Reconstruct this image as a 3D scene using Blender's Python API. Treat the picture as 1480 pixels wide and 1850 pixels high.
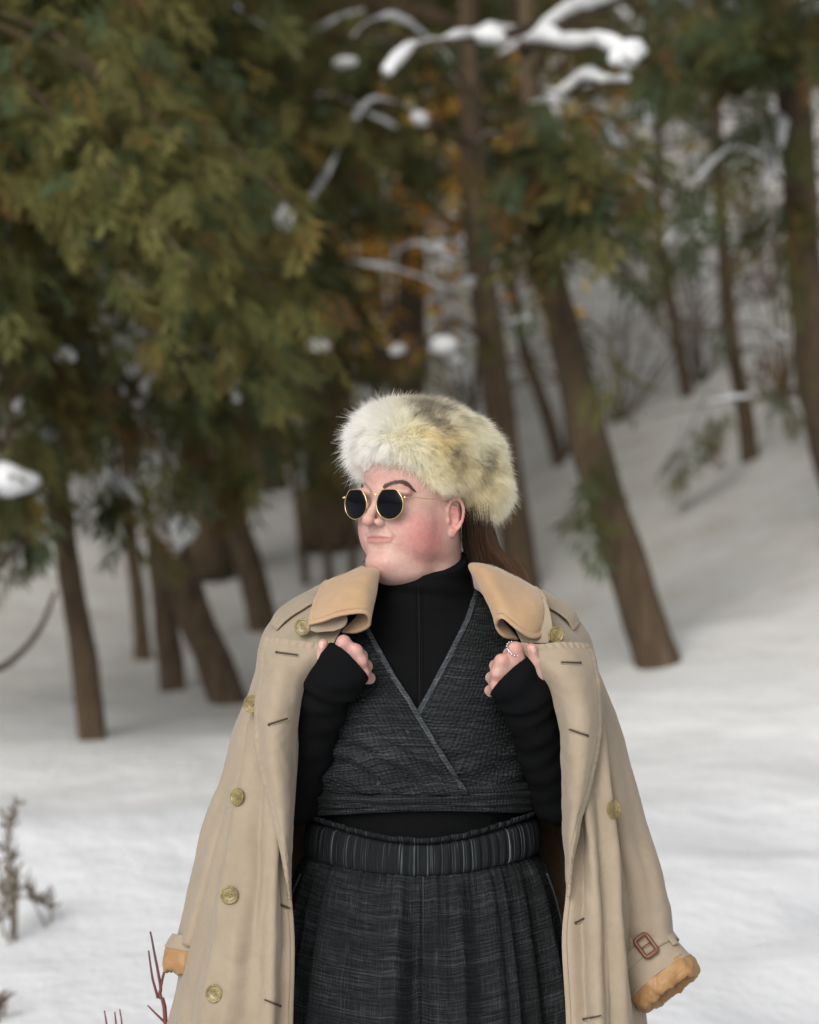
import bpy, bmesh, math, random
import numpy as np
from mathutils import Vector, Matrix

# ------------------------------------------------------------------ scene, camera, light
for o in list(bpy.data.objects):
    bpy.data.objects.remove(o)
SC = bpy.context.scene
COL = SC.collection
D, ZC = 5.2, 1.565                                  # camera distance to the person, lens height
cam_d = bpy.data.cameras.new('camera')
cam = bpy.data.objects.new('camera', cam_d); COL.objects.link(cam)
cam.location = (0, -D, ZC); cam.rotation_euler = (math.radians(90), 0, 0)
cam_d.sensor_fit = 'VERTICAL'; cam_d.sensor_height = 30.0
cam_d.lens = 30.0 * D / 1.85
cam_d.clip_end = 2000
cam_d.dof.use_dof = True; cam_d.dof.focus_distance = D - 0.10; cam_d.dof.aperture_fstop = 2.7
SC.camera = cam

W = bpy.data.worlds.new('World'); SC.world = W; W.use_nodes = True
wn, wl = W.node_tree.nodes, W.node_tree.links
sky = wn.new('ShaderNodeTexSky'); sky.sky_type = 'NISHITA'; sky.sun_disc = False
SUN_EL, SUN_AZ = math.radians(31), math.radians(-158)    # azimuth from +Y towards +X
sky.sun_elevation = SUN_EL; sky.sun_rotation = SUN_AZ
sky.dust_density = 6.0; sky.air_density = 1.0; sky.ozone_density = 1.0
hs = wn.new('ShaderNodeHueSaturation'); hs.inputs['Saturation'].default_value = 0.12   # thin overcast: nearly neutral
wl.new(sky.outputs[0], hs.inputs['Color']); wl.new(hs.outputs[0], wn['Background'].inputs[0])
wn['Background'].inputs[1].default_value = 0.15
sun_d = bpy.data.lights.new('sun', 'SUN'); sun_d.energy = 0.75; sun_d.angle = math.radians(30)
sun_d.color = (1.0, 0.91, 0.79)
sun = bpy.data.objects.new('sun', sun_d); COL.objects.link(sun)
_dir = Vector((math.sin(SUN_AZ) * math.cos(SUN_EL), math.cos(SUN_AZ) * math.cos(SUN_EL), math.sin(SUN_EL)))
sun.rotation_euler = _dir.to_track_quat('Z', 'Y').to_euler()
vs = SC.view_settings
vs.view_transform = 'Standard'; vs.look = 'None'; vs.gamma = 1.0; vs.exposure = -0.12; vs.use_curve_mapping = False
SC.cycles.use_denoising = True
SC.cycles.max_bounces = 12; SC.cycles.diffuse_bounces = 7; SC.cycles.transparent_max_bounces = 8
SC.cycles.sample_clamp_indirect = 6.0
SC.cycles_curves.subdivisions = 2 if hasattr(SC, 'cycles_curves') else 2

RNG = np.random.default_rng(7)

def P(px, py, y=0.0):
    """point that sits at (px, py) of a 1480x1850 view at depth y (metres behind the person)"""
    s = (D + y) / D
    return np.array([(px - 740) / 1000 * s, y, ZC + (925 - py) / 1000 * s])

# ------------------------------------------------------------------ helpers
def tag(o, label=None, cat=None, group=None, kind=None):
    if label: o['label'] = label
    if cat: o['category'] = cat
    if group: o['group'] = group
    if kind: o['kind'] = kind
    return o

def link(name, data, parent=None, mat=None):
    o = bpy.data.objects.new(name, data); COL.objects.link(o)
    if mat is not None:
        data.materials.clear(); data.materials.append(mat)
    if parent is not None:
        o.parent = parent
        o.matrix_parent_inverse = parent.matrix_basis.inverted()
    return o

def mesh_np(name, V, F, smooth=True):
    """V (n,3); F (m,4) or (m,3) int array, or a list of tuples"""
    me = bpy.data.meshes.new(name)
    V = np.asarray(V, dtype=np.float32)
    if isinstance(F, np.ndarray):
        k = F.shape[1]
        me.vertices.add(len(V)); me.vertices.foreach_set('co', V.ravel())
        me.loops.add(F.size); me.loops.foreach_set('vertex_index', F.astype(np.int32).ravel())
        me.polygons.add(len(F))
        me.polygons.foreach_set('loop_start', np.arange(0, F.size, k, dtype=np.int32))
        me.polygons.foreach_set('loop_total', np.full(len(F), k, dtype=np.int32))
        me.update(calc_edges=True); me.validate()
    else:
        me.from_pydata([tuple(map(float, v)) for v in V], [], F); me.update()
    if smooth:
        me.polygons.foreach_set('use_smooth', np.ones(len(me.polygons), dtype=bool))
    return me

def uv_set(me, vuv):
    uvl = me.uv_layers.new(name='UVMap')
    idx = np.empty(len(me.loops), dtype=np.int32); me.loops.foreach_get('vertex_index', idx)
    uvl.data.foreach_set('uv', np.asarray(vuv, dtype=np.float32)[idx].ravel())

def col_attr(me, rgb, name='col'):
    a = me.attributes.new(name, 'FLOAT_COLOR', 'POINT')
    c = np.ones((len(rgb), 4), dtype=np.float32); c[:, :3] = rgb
    a.data.foreach_set('color', c.ravel())

class MB:
    """collects several pieces into one mesh"""
    def __init__(s): s.V = []; s.F = []; s.n = 0
    def add(s, V, F):
        V = np.asarray(V, dtype=float)
        s.V.append(V); s.F += [tuple(int(i) + s.n for i in f) for f in F]; s.n += len(V)
        return s
    def mesh(s, name, smooth=True):
        return mesh_np(name, np.vstack(s.V), s.F, smooth)

def frame_of(t, up=(0, 0, 1)):
    t = np.asarray(t, float); t = t / np.linalg.norm(t)
    u = np.asarray(up, float)
    if abs(np.dot(t, u)) > 0.95: u = np.array([1.0, 0, 0])
    s = np.cross(t, u); s /= np.linalg.norm(s)
    return t, s, np.cross(s, t)

def tube(pts, rad, seg=8, caps=True, squash=None):
    """tube through pts with radii; returns V, F"""
    pts = np.asarray(pts, float); n = len(pts)
    rad = np.broadcast_to(np.asarray(rad, float), (n,))
    V = []; F = []
    T = np.gradient(pts, axis=0)
    s = None
    for i in range(n):
        t = T[i] / (np.linalg.norm(T[i]) + 1e-9)
        if s is None: _, s, u = frame_of(t)
        else:
            s = s - np.dot(s, t) * t; s /= np.linalg.norm(s)
        u = np.cross(s, t)
        for j in range(seg):
            a = 2 * math.pi * j / seg
            V.append(pts[i] + rad[i] * (math.cos(a) * s + math.sin(a) * u))
    for i in range(n - 1):
        for j in range(seg):
            k = (j + 1) % seg
            F.append((i * seg + j, i * seg + k, (i + 1) * seg + k, (i + 1) * seg + j))
    if caps:
        F.append(tuple(range(seg))[::-1]); F.append(tuple((n - 1) * seg + j for j in range(seg)))
    return np.array(V), F

def catmull(pts, n):
    """n samples of a Catmull-Rom curve through pts (k,dim)"""
    pts = np.asarray(pts, float); k = len(pts)
    if k == 1: return np.repeat(pts, n, 0)
    if k == 2:
        t = np.linspace(0, 1, n)[:, None]; return pts[0] * (1 - t) + pts[1] * t
    ext = np.vstack([2 * pts[0] - pts[1], pts, 2 * pts[-1] - pts[-2]])
    t = np.linspace(0, k - 1, n); i = np.clip(t.astype(int), 0, k - 2); f = (t - i)[:, None]
    p0, p1, p2, p3 = ext[i], ext[i + 1], ext[i + 2], ext[i + 3]
    return 0.5 * (2 * p1 + (p2 - p0) * f + (2 * p0 - 5 * p1 + 4 * p2 - p3) * f ** 2 + (3 * p1 - p0 - 3 * p2 + p3) * f ** 3)

def loft(rows, nu, nv):
    """rows: list of control polylines (k,3) -> grid (nv,nu,3)"""
    R = np.stack([catmull(r, nu) for r in rows])              # (rows,nu,3)
    return np.stack([catmull(R[:, j], nv) for j in range(nu)], axis=1)

def vnoise(p, scale, seed=0, octaves=3):
    """smooth value noise on (n,3) points, about -1..1"""
    p = np.asarray(p, float); out = np.zeros(len(p)); amp = 1.0; tot = 0
    for o in range(octaves):
        q = p * scale * 2 ** o + 17.3 * (seed + o)
        i = np.floor(q).astype(np.int64); f = q - i; f = f * f * (3 - 2 * f)
        v = 0
        for dx in (0, 1):
            for dy in (0, 1):
                for dz in (0, 1):
                    h = (i[:, 0] + dx) * 374761393 + (i[:, 1] + dy) * 668265263 + (i[:, 2] + dz) * 2147483647 + seed * 144665
                    h = (h ^ (h >> 13)) * 1274126177 & 0xffffffff
                    h = ((h ^ (h >> 16)) & 0xffff) / 32767.5 - 1
                    w = (f[:, 0] if dx else 1 - f[:, 0]) * (f[:, 1] if dy else 1 - f[:, 1]) * (f[:, 2] if dz else 1 - f[:, 2])
                    v = v + h * w
        out += amp * v; tot += amp; amp *= 0.5
    return out / tot

def grid_normals(G):
    du = np.gradient(G, axis=1); dv = np.gradient(G, axis=0)
    n = np.cross(du, dv); return n / (np.linalg.norm(n, axis=2, keepdims=True) + 1e-12)

def grid_mesh(name, G, mat, parent, thick=0.003, closed=False, uvscale=None, offset=0.0, flip=False, rimmat=None, inner=None):
    nv, nu = G.shape[:2]
    idx = np.arange(nv * nu).reshape(nv, nu)
    if closed:
        a, b = idx[:-1, :], np.roll(idx, -1, 1)[:-1, :]; c, d = np.roll(idx, -1, 1)[1:, :], idx[1:, :]
    else:
        a, b, c, d = idx[:-1, :-1], idx[:-1, 1:], idx[1:, 1:], idx[1:, :-1]
    F = np.stack([a, b, c, d], -1).reshape(-1, 4)
    if flip: F = F[:, ::-1]
    me = mesh_np(name, G.reshape(-1, 3), F)
    # metric uv
    lu = np.concatenate([np.zeros((nv, 1)), np.cumsum(np.linalg.norm(np.diff(G, axis=1), axis=2), 1)], 1)
    lv = np.concatenate([np.zeros((1, nu)), np.cumsum(np.linalg.norm(np.diff(G, axis=0), axis=2), 0)], 0)
    mu = np.linspace(0, 1, nu)[None, :] * lu[:, -1].mean() * np.ones((nv, 1))
    uv_set(me, np.stack([mu, lv], -1).reshape(-1, 2))
    o = link(name, me, parent, mat)
    if inner is not None: me.materials.append(inner)
    if thick:
        m = o.modifiers.new('thickness', 'SOLIDIFY'); m.thickness = thick; m.offset = offset; m.use_even_offset = False
        if inner is not None: m.material_offset = 1; m.material_offset_rim = 0
    return o

# ---- node material helper
class N:
    def __init__(s, name):
        s.m = bpy.data.materials.new(name); s.m.use_nodes = True
        s.t = s.m.node_tree; s.n = s.t.nodes; s.b = s.n['Principled BSDF']; s.out = s.n['Material Output']
    def new(s, typ, **kw):
        x = s.n.new(typ)
        for k, v in kw.items():
            if hasattr(x, k): setattr(x, k, v)
            else: s.set(x, k.replace('_', ' '), v)
        return x
    def set(s, node, sock, v):
        i = node.inputs[sock] if not isinstance(sock, int) else node.inputs[sock]
        if hasattr(v, 'is_linked') or isinstance(v, bpy.types.NodeSocket): s.t.links.new(v, i)
        else: i.default_value = v
    def p(s, sock, v): s.set(s.b, sock, v); return s
    def coord(s, kind='Object', scale=(1, 1, 1), rot=(0, 0, 0)):
        tc = s.new('ShaderNodeTexCoord'); mp = s.new('ShaderNodeMapping')
        s.t.links.new(tc.outputs[kind], mp.inputs[0]); mp.inputs['Scale'].default_value = scale
        mp.inputs['Rotation'].default_value = rot
        return mp.outputs[0]
    def noise(s, vec, scale, detail=3, rough=0.55, dist=0.0):
        x = s.new('ShaderNodeTexNoise'); s.set(x, 'Vector', vec); s.set(x, 'Scale', scale); s.set(x, 'Detail', detail)
        s.set(x, 'Roughness', rough); s.set(x, 'Distortion', dist); return x.outputs['Fac']
    def ramp(s, fac, stops):
        x = s.new('ShaderNodeValToRGB'); s.t.links.new(fac, x.inputs[0]); e = x.color_ramp.elements
        while len(e) < len(stops): e.new(0.5)
        for el, (p, c) in zip(e, stops):
            el.position = p; el.color = (*c, 1) if len(c) == 3 else c
        return x.outputs[0]
    def math(s, op, a, b=0.0, clamp=False):
        x = s.new('ShaderNodeMath'); x.operation = op; x.use_clamp = clamp; s.set(x, 0, a); s.set(x, 1, b); return x.outputs[0]
    def mix(s, fac, a, b, blend='MIX'):
        x = s.new('ShaderNodeMix'); x.data_type = 'RGBA'; x.blend_type = blend
        s.set(x, 0, fac); s.set(x, 6, a if not isinstance(a, tuple) else (*a, 1)); s.set(x, 7, b if not isinstance(b, tuple) else (*b, 1))
        return x.outputs[2]
    def bump(s, h, strength=0.3, dist=0.01, normal=None):
        x = s.new('ShaderNodeBump'); s.set(x, 'Height', h); s.set(x, 'Strength', strength); s.set(x, 'Distance', dist)
        if normal is not None: s.set(x, 'Normal', normal)
        return x.outputs[0]
    def attr(s, name='col'):
        x = s.new('ShaderNodeAttribute'); x.attribute_name = name; return x.outputs['Color']

# ---- implicit sculpting on a rectilinear grid, meshed with surface nets
class Field:
    def __init__(s, xs, ys, zs):
        s.ax = [np.asarray(a, dtype=np.float32) for a in (xs, ys, zs)]
        s.F = np.full([len(a) for a in s.ax], 1.0, dtype=np.float32)
    def region(s, lo, hi):
        sl = []
        for a, l, h in zip(s.ax, lo, hi):
            i = max(0, np.searchsorted(a, l) - 1); j = min(len(a), np.searchsorted(a, h) + 1); sl.append(slice(i, max(j, i)))
        return tuple(sl)
    def coords(s, sl):
        return np.meshgrid(*[a[q] for a, q in zip(s.ax, sl)], indexing='ij', sparse=True)
    def put(s, sl, d, k, op):
        f = s.F[sl]
        if op == 'sub': d = -d
        if k > 0:
            if op == 'add':
                h = np.clip(0.5 + 0.5 * (f - d) / k, 0, 1); r = f * (1 - h) + d * h - k * h * (1 - h)
            else:
                h = np.clip(0.5 - 0.5 * (f - d) / k, 0, 1); r = f * (1 - h) + d * h + k * h * (1 - h)
        else:
            r = np.minimum(f, d) if op == 'add' else np.maximum(f, d)
        s.F[sl] = r
    def ell(s, c, r, k=0.01, op='add', R=None):
        c = np.asarray(c, float); r = np.asarray(r, float); m = r.max() + k + 0.015
        sl = s.region(c - m, c + m); X, Y, Z = s.coords(sl)
        if s.F[sl].size == 0: return
        X, Y, Z = X - c[0], Y - c[1], Z - c[2]
        if R is not None:   # columns of R = local axes in world
            X, Y, Z = (X * R[0, i] + Y * R[1, i] + Z * R[2, i] for i in range(3))
        k0 = np.sqrt((X / r[0]) ** 2 + (Y / r[1]) ** 2 + (Z / r[2]) ** 2)
        k1 = np.sqrt((X / r[0] ** 2) ** 2 + (Y / r[1] ** 2) ** 2 + (Z / r[2] ** 2) ** 2) + 1e-6
        s.put(sl, k0 * (k0 - 1) / k1, k, op)
    def cap(s, a, b, ra, rb=None, k=0.01, op='add'):
        rb = ra if rb is None else rb
        a = np.asarray(a, float); b = np.asarray(b, float); m = max(ra, rb) + k + 0.015
        sl = s.region(np.minimum(a, b) - m, np.maximum(a, b) + m); X, Y, Z = s.coords(sl)
        if s.F[sl].size == 0: return
        ab = b - a; L = ab @ ab + 1e-12
        t = np.clip(((X - a[0]) * ab[0] + (Y - a[1]) * ab[1] + (Z - a[2]) * ab[2]) / L, 0, 1)
        d = np.sqrt((X - a[0] - t * ab[0]) ** 2 + (Y - a[1] - t * ab[1]) ** 2 + (Z - a[2] - t * ab[2]) ** 2) - (ra + t * (rb - ra))
        s.put(sl, d, k, op)
    def chain(s, pts, rad, k=0.01, op='add'):
        for i in range(len(pts) - 1): s.cap(pts[i], pts[i + 1], rad[i], rad[i + 1], k, op)
    def mesh(s):
        F = s.F; S = F < 0
        nx, ny, nz = F.shape
        c = np.zeros((nx - 1, ny - 1, nz - 1), dtype=np.uint8)
        for dx in (0, 1):
            for dy in (0, 1):
                for dz in (0, 1):
                    c += S[dx:nx - 1 + dx, dy:ny - 1 + dy, dz:nz - 1 + dz]
        ii = np.argwhere((c > 0) & (c < 8)); vid = np.full(c.shape, -1, dtype=np.int32)
        vid[ii[:, 0], ii[:, 1], ii[:, 2]] = np.arange(len(ii))
        acc = np.zeros((len(ii), 3)); cnt = np.zeros(len(ii))
        corners = [(0, 0, 0), (1, 0, 0), (0, 1, 0), (1, 1, 0), (0, 0, 1), (1, 0, 1), (0, 1, 1), (1, 1, 1)]
        val = [F[ii[:, 0] + a, ii[:, 1] + b, ii[:, 2] + e] for a, b, e in corners]
        for a in range(8):
            for ax in range(3):
                q = list(corners[a])
                if q[ax]: continue
                q[ax] = 1; b = corners.index(tuple(q))
                cr = (val[a] < 0) != (val[b] < 0)
                t = np.where(cr, val[a] / np.where(cr, val[a] - val[b], 1), 0)
                pos = np.stack([s.ax[m][ii[:, m] + corners[a][m]].astype(float) for m in range(3)], 1)
                L = s.ax[ax][ii[:, ax] + 1] - s.ax[ax][ii[:, ax]]
                pos[:, ax] += t * L
                acc[cr] += pos[cr]; cnt[cr] += 1
        V = acc / cnt[:, None]
        faces = []
        for ax in range(3):
            lo = [slice(1, None)] * 3; lo2 = [slice(1, None)] * 3
            sh = [slice(1, F.shape[m] - 1) for m in range(3)]
            A = list(sh); B = list(sh); A[ax] = slice(0, F.shape[ax] - 1); B[ax] = slice(1, F.shape[ax])
            cr = S[tuple(A)] != S[tuple(B)]
            e = np.argwhere(cr)
            off = np.array([1, 1, 1]); off[ax] = 0
            e = e + off
            inside = S[e[:, 0], e[:, 1], e[:, 2]]
            m1, m2 = (ax + 1) % 3, (ax + 2) % 3
            def cell(d1, d2):
                q = e.copy(); q[:, m1] -= d1; q[:, m2] -= d2; return vid[q[:, 0], q[:, 1], q[:, 2]]
            f = np.stack([cell(1, 1), cell(0, 1), cell(0, 0), cell(1, 0)], 1)
            f[~inside] = f[~inside][:, ::-1]
            faces.append(f)
        Fc = np.vstack(faces); Fc = Fc[(Fc >= 0).all(1)]
        return V, Fc

def axis(lo, hi, coarse, *fine):
    """rectilinear coordinates: coarse step, with finer steps inside each (a, b, step)"""
    out = [lo]; x = lo
    while x < hi:
        st = coarse
        for a, b, f in fine:
            if a - 1e-9 <= x < b: st = min(st, f)
            elif x < a < x + st: st = a - x if a - x > 1e-4 else f
        x += st; out.append(x)
    return np.array(out)
# ------------------------------------------------------------------ PERSON: body
from mathutils.bvhtree import BVHTree
PSI = math.radians(40)
HO = np.array([0.012, 0.0, 1.581])
HA = np.array([math.cos(PSI), -math.sin(PSI), 0.0])      # towards the person's left
HF = np.array([-math.sin(PSI), -math.cos(PSI), 0.0])     # the way the face looks
HU = np.array([0.0, 0.0, 1.0])
HR = np.stack([HA, HF, HU], 1)
def hl(a, b, c): return HO + a * HA + b * HF + c * HU
def to_head(V): return (np.asarray(V) - HO) @ HR

TC = 0.024                                               # torso centre x
T_PY = np.array([1040, 1065, 1090, 1130, 1180, 1250, 1330, 1420, 1480, 1540, 1600, 1700, 1850, 2000])
T_W  = np.array([.080, .098, .130, .178, .200, .203, .202, .196, .190, .194, .206, .222, .232, .232])
T_DF = np.array([.075, .080, .092, .118, .142, .166, .178, .168, .162, .164, .166, .164, .160, .155])
T_DB = np.array([.080, .095, .110, .125, .130, .130, .125, .122, .125, .135, .150, .155, .150, .145])
T_Z = ZC + (925 - T_PY) / 1000
TY = 0.035
def tprof(z):
    z = np.asarray(z, float)
    f = lambda A: np.interp(-z, -T_Z, A)
    return f(T_W), f(T_DF), f(T_DB)
def torso_pt(theta, z, off=0.0):
    """point on the torso surface: theta 0 = viewer's right, 90 deg = front"""
    w, df, db = tprof(z)
    c, s = np.cos(theta), np.sin(theta)
    x = TC + (w + off) * c
    d = np.where(s > 0, df, db)
    y = TY - (d + off) * s
    bust = 0.030 * (np.exp(-(((x + .078) / .075) ** 2 + ((z - 1.215) / .075) ** 2)) + np.exp(-(((x - .120) / .075) ** 2 + ((z - 1.215) / .075) ** 2)))
    y = y - bust * np.clip(s, 0, 1)
    return np.stack(np.broadcast_arrays(x, y, z), -1)
def torso_sdf(fld, off, zlo, zhi, k=0.02):
    sl = fld.region((-.34, -.30, zlo), (.38, .30, zhi)); X, Y, Z = fld.coords(sl)
    w, df, db = tprof(Z); w = w + off
    d = np.where(Y < TY, df, db) + off
    bust = 0.030 * (np.exp(-(((X + .078) / .075) ** 2 + ((Z - 1.215) / .075) ** 2)) + np.exp(-(((X - .120) / .075) ** 2 + ((Z - 1.215) / .075) ** 2)))
    yy = np.where(Y < TY, Y + bust, Y)
    r = np.sqrt(((X - TC) / w) ** 2 + ((yy - TY) / d) ** 2)
    f = (r - 1) * np.minimum(w, d)
    f = np.maximum(f, np.maximum(Z - zhi, zlo - Z))
    fld.put(sl, f.astype(np.float32), k, 'add')

SHO_L, ELB_L, WRI_L = P(572, 1165, .03), P(534, 1440, -.02), P(592, 1236, -.180)
SHO_R, ELB_R, WRI_R = P(955, 1165, .03), P(1010, 1440, -.02), P(950, 1262, -.180)
KN_L = [P(621, 1160, -.222), P(643, 1176, -.222), P(652, 1195, -.218), P(657, 1217, -.210)]
KN_R = [P(931, 1172, -.222), P(906, 1194, -.222), P(899, 1216, -.218), P(897, 1240, -.210)]

B = Field(axis(-.36, .42, .014, (-.175, .245, .0018)), axis(-.30, .24, .014, (-.255, .14, .0018)),
          axis(-.02, 1.80, .014, (1.25, 1.72, .0018)))
# trunk, legs, arms (under the clothes)
torso_sdf(B, -.012, .80, 1.46)
for s in (-1, 1):
    hip = np.array([TC + s * .10, .03, .86]); knee = np.array([TC + s * .115, .02, .47]); ank = np.array([TC + s * .12, .05, .09])
    B.cap(hip, knee, .095, .062, .03); B.cap(knee, ank, .060, .042, .02)
    B.ell(ank + np.array([s * .01, -.06, -.055]), (.042, .115, .032), .02)
for sh, el, wr in ((SHO_L, ELB_L, WRI_L), (SHO_R, ELB_R, WRI_R)):
    B.cap(sh, el, .052, .043, .03); B.cap(el, wr, .043, .029, .012)
# hands: metacarpals, fingers folded away from the viewer round the lapel, thumb
for kn, wr, sx in ((KN_L, WRI_L, 1), (KN_R, WRI_R, -1)):
    for i, m in enumerate(kn):
        rk = (.0118, .0116, .0110, .0098)[i]
        B.cap(wr * .75 + m * .25, m, .018, rk, .014)
        pip = m + np.array([sx * .010, .034, -.010]); dip = pip + np.array([-sx * .020, .014, -.004]); tip = dip + np.array([-sx * .018, -.008, .002])
        B.cap(m, pip, rk - .0015, .0095, .007); B.cap(pip, dip, .0095, .0085, .004); B.cap(dip, tip, .0085, .0075, .003)
TH_L = [P(592, 1212, -.195), P(582, 1186, -.205), P(584, 1163, -.214)]
TH_R = [P(972, 1222, -.195), P(967, 1194, -.210), P(960, 1171, -.222)]
for th in (TH_L, TH_R):
    B.cap(th[0], th[1], .014, .0108, .010); B.cap(th[1], th[2], .0108, .0085, .004)
# neck and head
B.cap(np.array([.020, .020, 1.30]), hl(0, -.020, -.07), .070, .064, .02)
B.cap(hl(0, -.02, -.15), hl(0, -.025, .0), .062, .064, .02)
def he(c, r, k=.015, op='add', R=None): B.ell(hl(*c), r, k, op, HR if R is None else R)
he((0, -.012, .035), (.080, .104, .095), .02)
he((0, .040, -.028), (.071, .072, .085), .02)
he((0, .044, .055), (.066, .062, .058), .02)
for s in (-1, 1):
    he((s * .041, .056, -.048), (.034, .037, .038), .022)       # cheeks
    he((s * .043, .034, -.076), (.029, .044, .031), .022)       # jowls
    he((s * .058, -.004, -.048), (.018, .032, .044), .02)       # angle of the jaw
    he((s * .034, .094, .019), (.030, .018, .010), .012)        # brow
    he((s * .034, .118, -.006), (.019, .016, .013), .012, 'sub')  # eye socket
    he((s * .033, .091, -.005), (.0155, .0155, .0135), .006)      # lidded eye
he((0, .098, -.104), (.026, .016, .018), .018)                   # chin
he((0, .078, -.106), (.042, .030, .022), .022)
he((0, .046, -.122), (.056, .050, .028), .022)                   # soft underside of the chin
he((0, .080, -.066), (.038, .024, .030), .018)                   # around the mouth
he((0, .097, .012), (.013, .014, .020), .012)
def bsurf(a, c):
    """how far forward the face surface lies at (a, c)"""
    bs = np.linspace(.17, .03, 500); p = HO + a * HA + bs[:, None] * HF + c * HU
    ix = [np.clip(np.searchsorted(B.ax[m], p[:, m]) - 1, 0, len(B.ax[m]) - 2) for m in range(3)]
    fr = [(p[:, m] - B.ax[m][ix[m]]) / (B.ax[m][ix[m] + 1] - B.ax[m][ix[m]]) for m in range(3)]
    v = 0
    for dx in (0, 1):
        for dy in (0, 1):
            for dz in (0, 1):
                v = v + B.F[ix[0] + dx, ix[1] + dy, ix[2] + dz] * (fr[0] if dx else 1 - fr[0]) * (fr[1] if dy else 1 - fr[1]) * (fr[2] if dz else 1 - fr[2])
    return bs[np.argmax(v < 0)]
nb = bsurf(0, -.040)
B.cap(hl(0, .105, .006), hl(0, .131, -.026), .0070, .0085, .010) # nose
he((0, .1330, -.0305), (.0108, .0105, .0098), .007)
for s in (-1, 1):
    he((s * .0135, .1165, -.0340), (.0076, .0110, .0080), .005)
    he((s * .0070, .1240, -.0410), (.0046, .0075, .0046), .0015, 'sub')
    B.cap(hl(s * .0205, bsurf(.0205, -.042) + .001, -.042), hl(s * .0330, bsurf(.033, -.062) + .0015, -.062), .0012, .0022, .006, 'sub')   # cheek fold
he((0, bsurf(0, -.052) + .0015, -.0505), (.0035, .003, .007), .005, 'sub')    # philtrum
ML = [(-.0285, -.0640), (-.020, -.0636), (-.010, -.0628), (0, -.0634), (.010, -.0628), (.020, -.0634), (.0295, -.0638)]
MO = catmull([hl(a_, bsurf(a_, c_), c_) for a_, c_ in ML], 13)
for i in range(12):
    m = (MO[i] + MO[i + 1]) / 2; t = 1 - (abs(i - 5.5) / 6.2) ** 2
    B.ell(m + HU * (.0015 + .0028 * t) - HF * .0022, (.0050, .0030 + .0014 * t, .0012 + .0022 * t), .0035, 'add', HR)
    B.ell(m - HU * (.0018 + .0036 * t) - HF * .0022, (.0050, .0032 + .0016 * t, .0013 + .0027 * t), .0035, 'add', HR)
MO2 = catmull([hl(a_, bsurf(a_, c_ ) , c_) for a_, c_ in ML], 13)
B.chain([p + HF * .0006 for p in MO2], [.0007] + [.0014] * 11 + [.0007], .0020, 'sub')
for s in (-1, 1):
    he((s * .0320, bsurf(.032, -.062) + .0012, -.0630), (.0028, .0050, .0055), .004, 'sub')   # corner dimples
he((0, bsurf(0, -.083) + .003, -.0825), (.017, .0055, .0040), .008, 'sub')                     # fold under the lip
# ears
for s in (-1, 1):
    E = hl(s * .0800, -.008, -.024)
    tilt = math.radians(20)                                       # stands off the head
    ea = HF * math.cos(tilt) * 1 - HA * s * math.sin(tilt) * 1    # forward axis of the ear plate
    en = HA * s * math.cos(tilt) + HF * math.sin(tilt)            # outward normal
    ER = np.stack([ea, en, HU], 1)
    def ep(f, n, u): return E + ea * f * .86 + en * n + HU * u
    B.ell(ep(-.002, -.002, .001), (.0150, .0050, .0295), .005, 'add', ER)
    B.ell(ep(-.003, -.010, .0), (.0110, .0100, .0240), .006, 'add', ER)
    rim = [ep(.014, .001, .006), ep(.013, .004, .021), ep(.003, .0065, .0305), ep(-.010, .008, .0285), ep(-.0180, .0085, .0160), ep(-.0180, .0075, .000), ep(-.012, .006, -.016), ep(-.002, .004, -.026)]
    B.chain(catmull(rim, 15), [.0030] * 15, .0025)
    B.ell(ep(.004, .002, -.0295), (.0075, .0042, .0080), .004, 'add', ER)     # lobe
    B.ell(ep(.003, .0045, -.006), (.0068, .0062, .0110), .004, 'sub', ER)     # concha
    B.chain(catmull([ep(-.003, .002, -.016), ep(-.009, .0035, -.002), ep(-.004, .004, .014), ep(.004, .003, .019)], 9), [.0026] * 9, .003)
    B.ell(ep(.0135, .0015, -.008), (.0034, .0040, .0065), .003, 'add', ER)     # tragus
    B.ell(ep(-.002, .005, .0225), (.0080, .0030, .0040), .003, 'sub', ER)
    B.ell(ep(-.0135, .0045, .004), (.0020, .0030, .0120), .002, 'sub', ER)
V, Fc = B.mesh()
body_me = mesh_np('person', V, Fc)
del B
# skin pigment: flush on cheeks, nose, ears, knuckles; lips; close-cropped hair round the ear
L = to_head(V); a, b, c = L.T
g = lambda x0, y0, z0, sx, sy, sz: np.exp(-(((a - x0) / sx) ** 2 + ((b - y0) / sy) ** 2 + ((c - z0) / sz) ** 2))
base = np.array([.515, .340, .290]); flush = np.array([.500, .165, .155]); lip = np.array([.400, .150, .145])
fl = np.zeros(len(V))
for s in (-1, 1):
    fl += .90 * g(s * .062, .052, -.066, .034, .05, .038) + .35 * g(s * .055, .075, -.035, .03, .04, .02)
    fl += .75 * g(s * .088, -.010, -.022, .014, .022, .036)
fl += .45 * g(0, .130, -.034, .014, .02, .014) + .22 * g(0, .105, -.110, .032, .03, .02)
fl += .25 * g(0, .075, .050, .05, .05, .03)
fl += .24 * vnoise(V, 60, 3) + .20 * vnoise(V, 200, 5) + .06
hand = np.exp(-(np.minimum.reduce([np.linalg.norm(V - k, axis=1) for k in KN_L + KN_R + [TH_L[2], TH_R[2]]]) / .017) ** 2)
fl += .50 * hand
fl = np.clip(fl, 0, 1)[:, None]
colr = base * (1 - fl) + flush * fl
lm = np.zeros(len(V))
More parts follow.
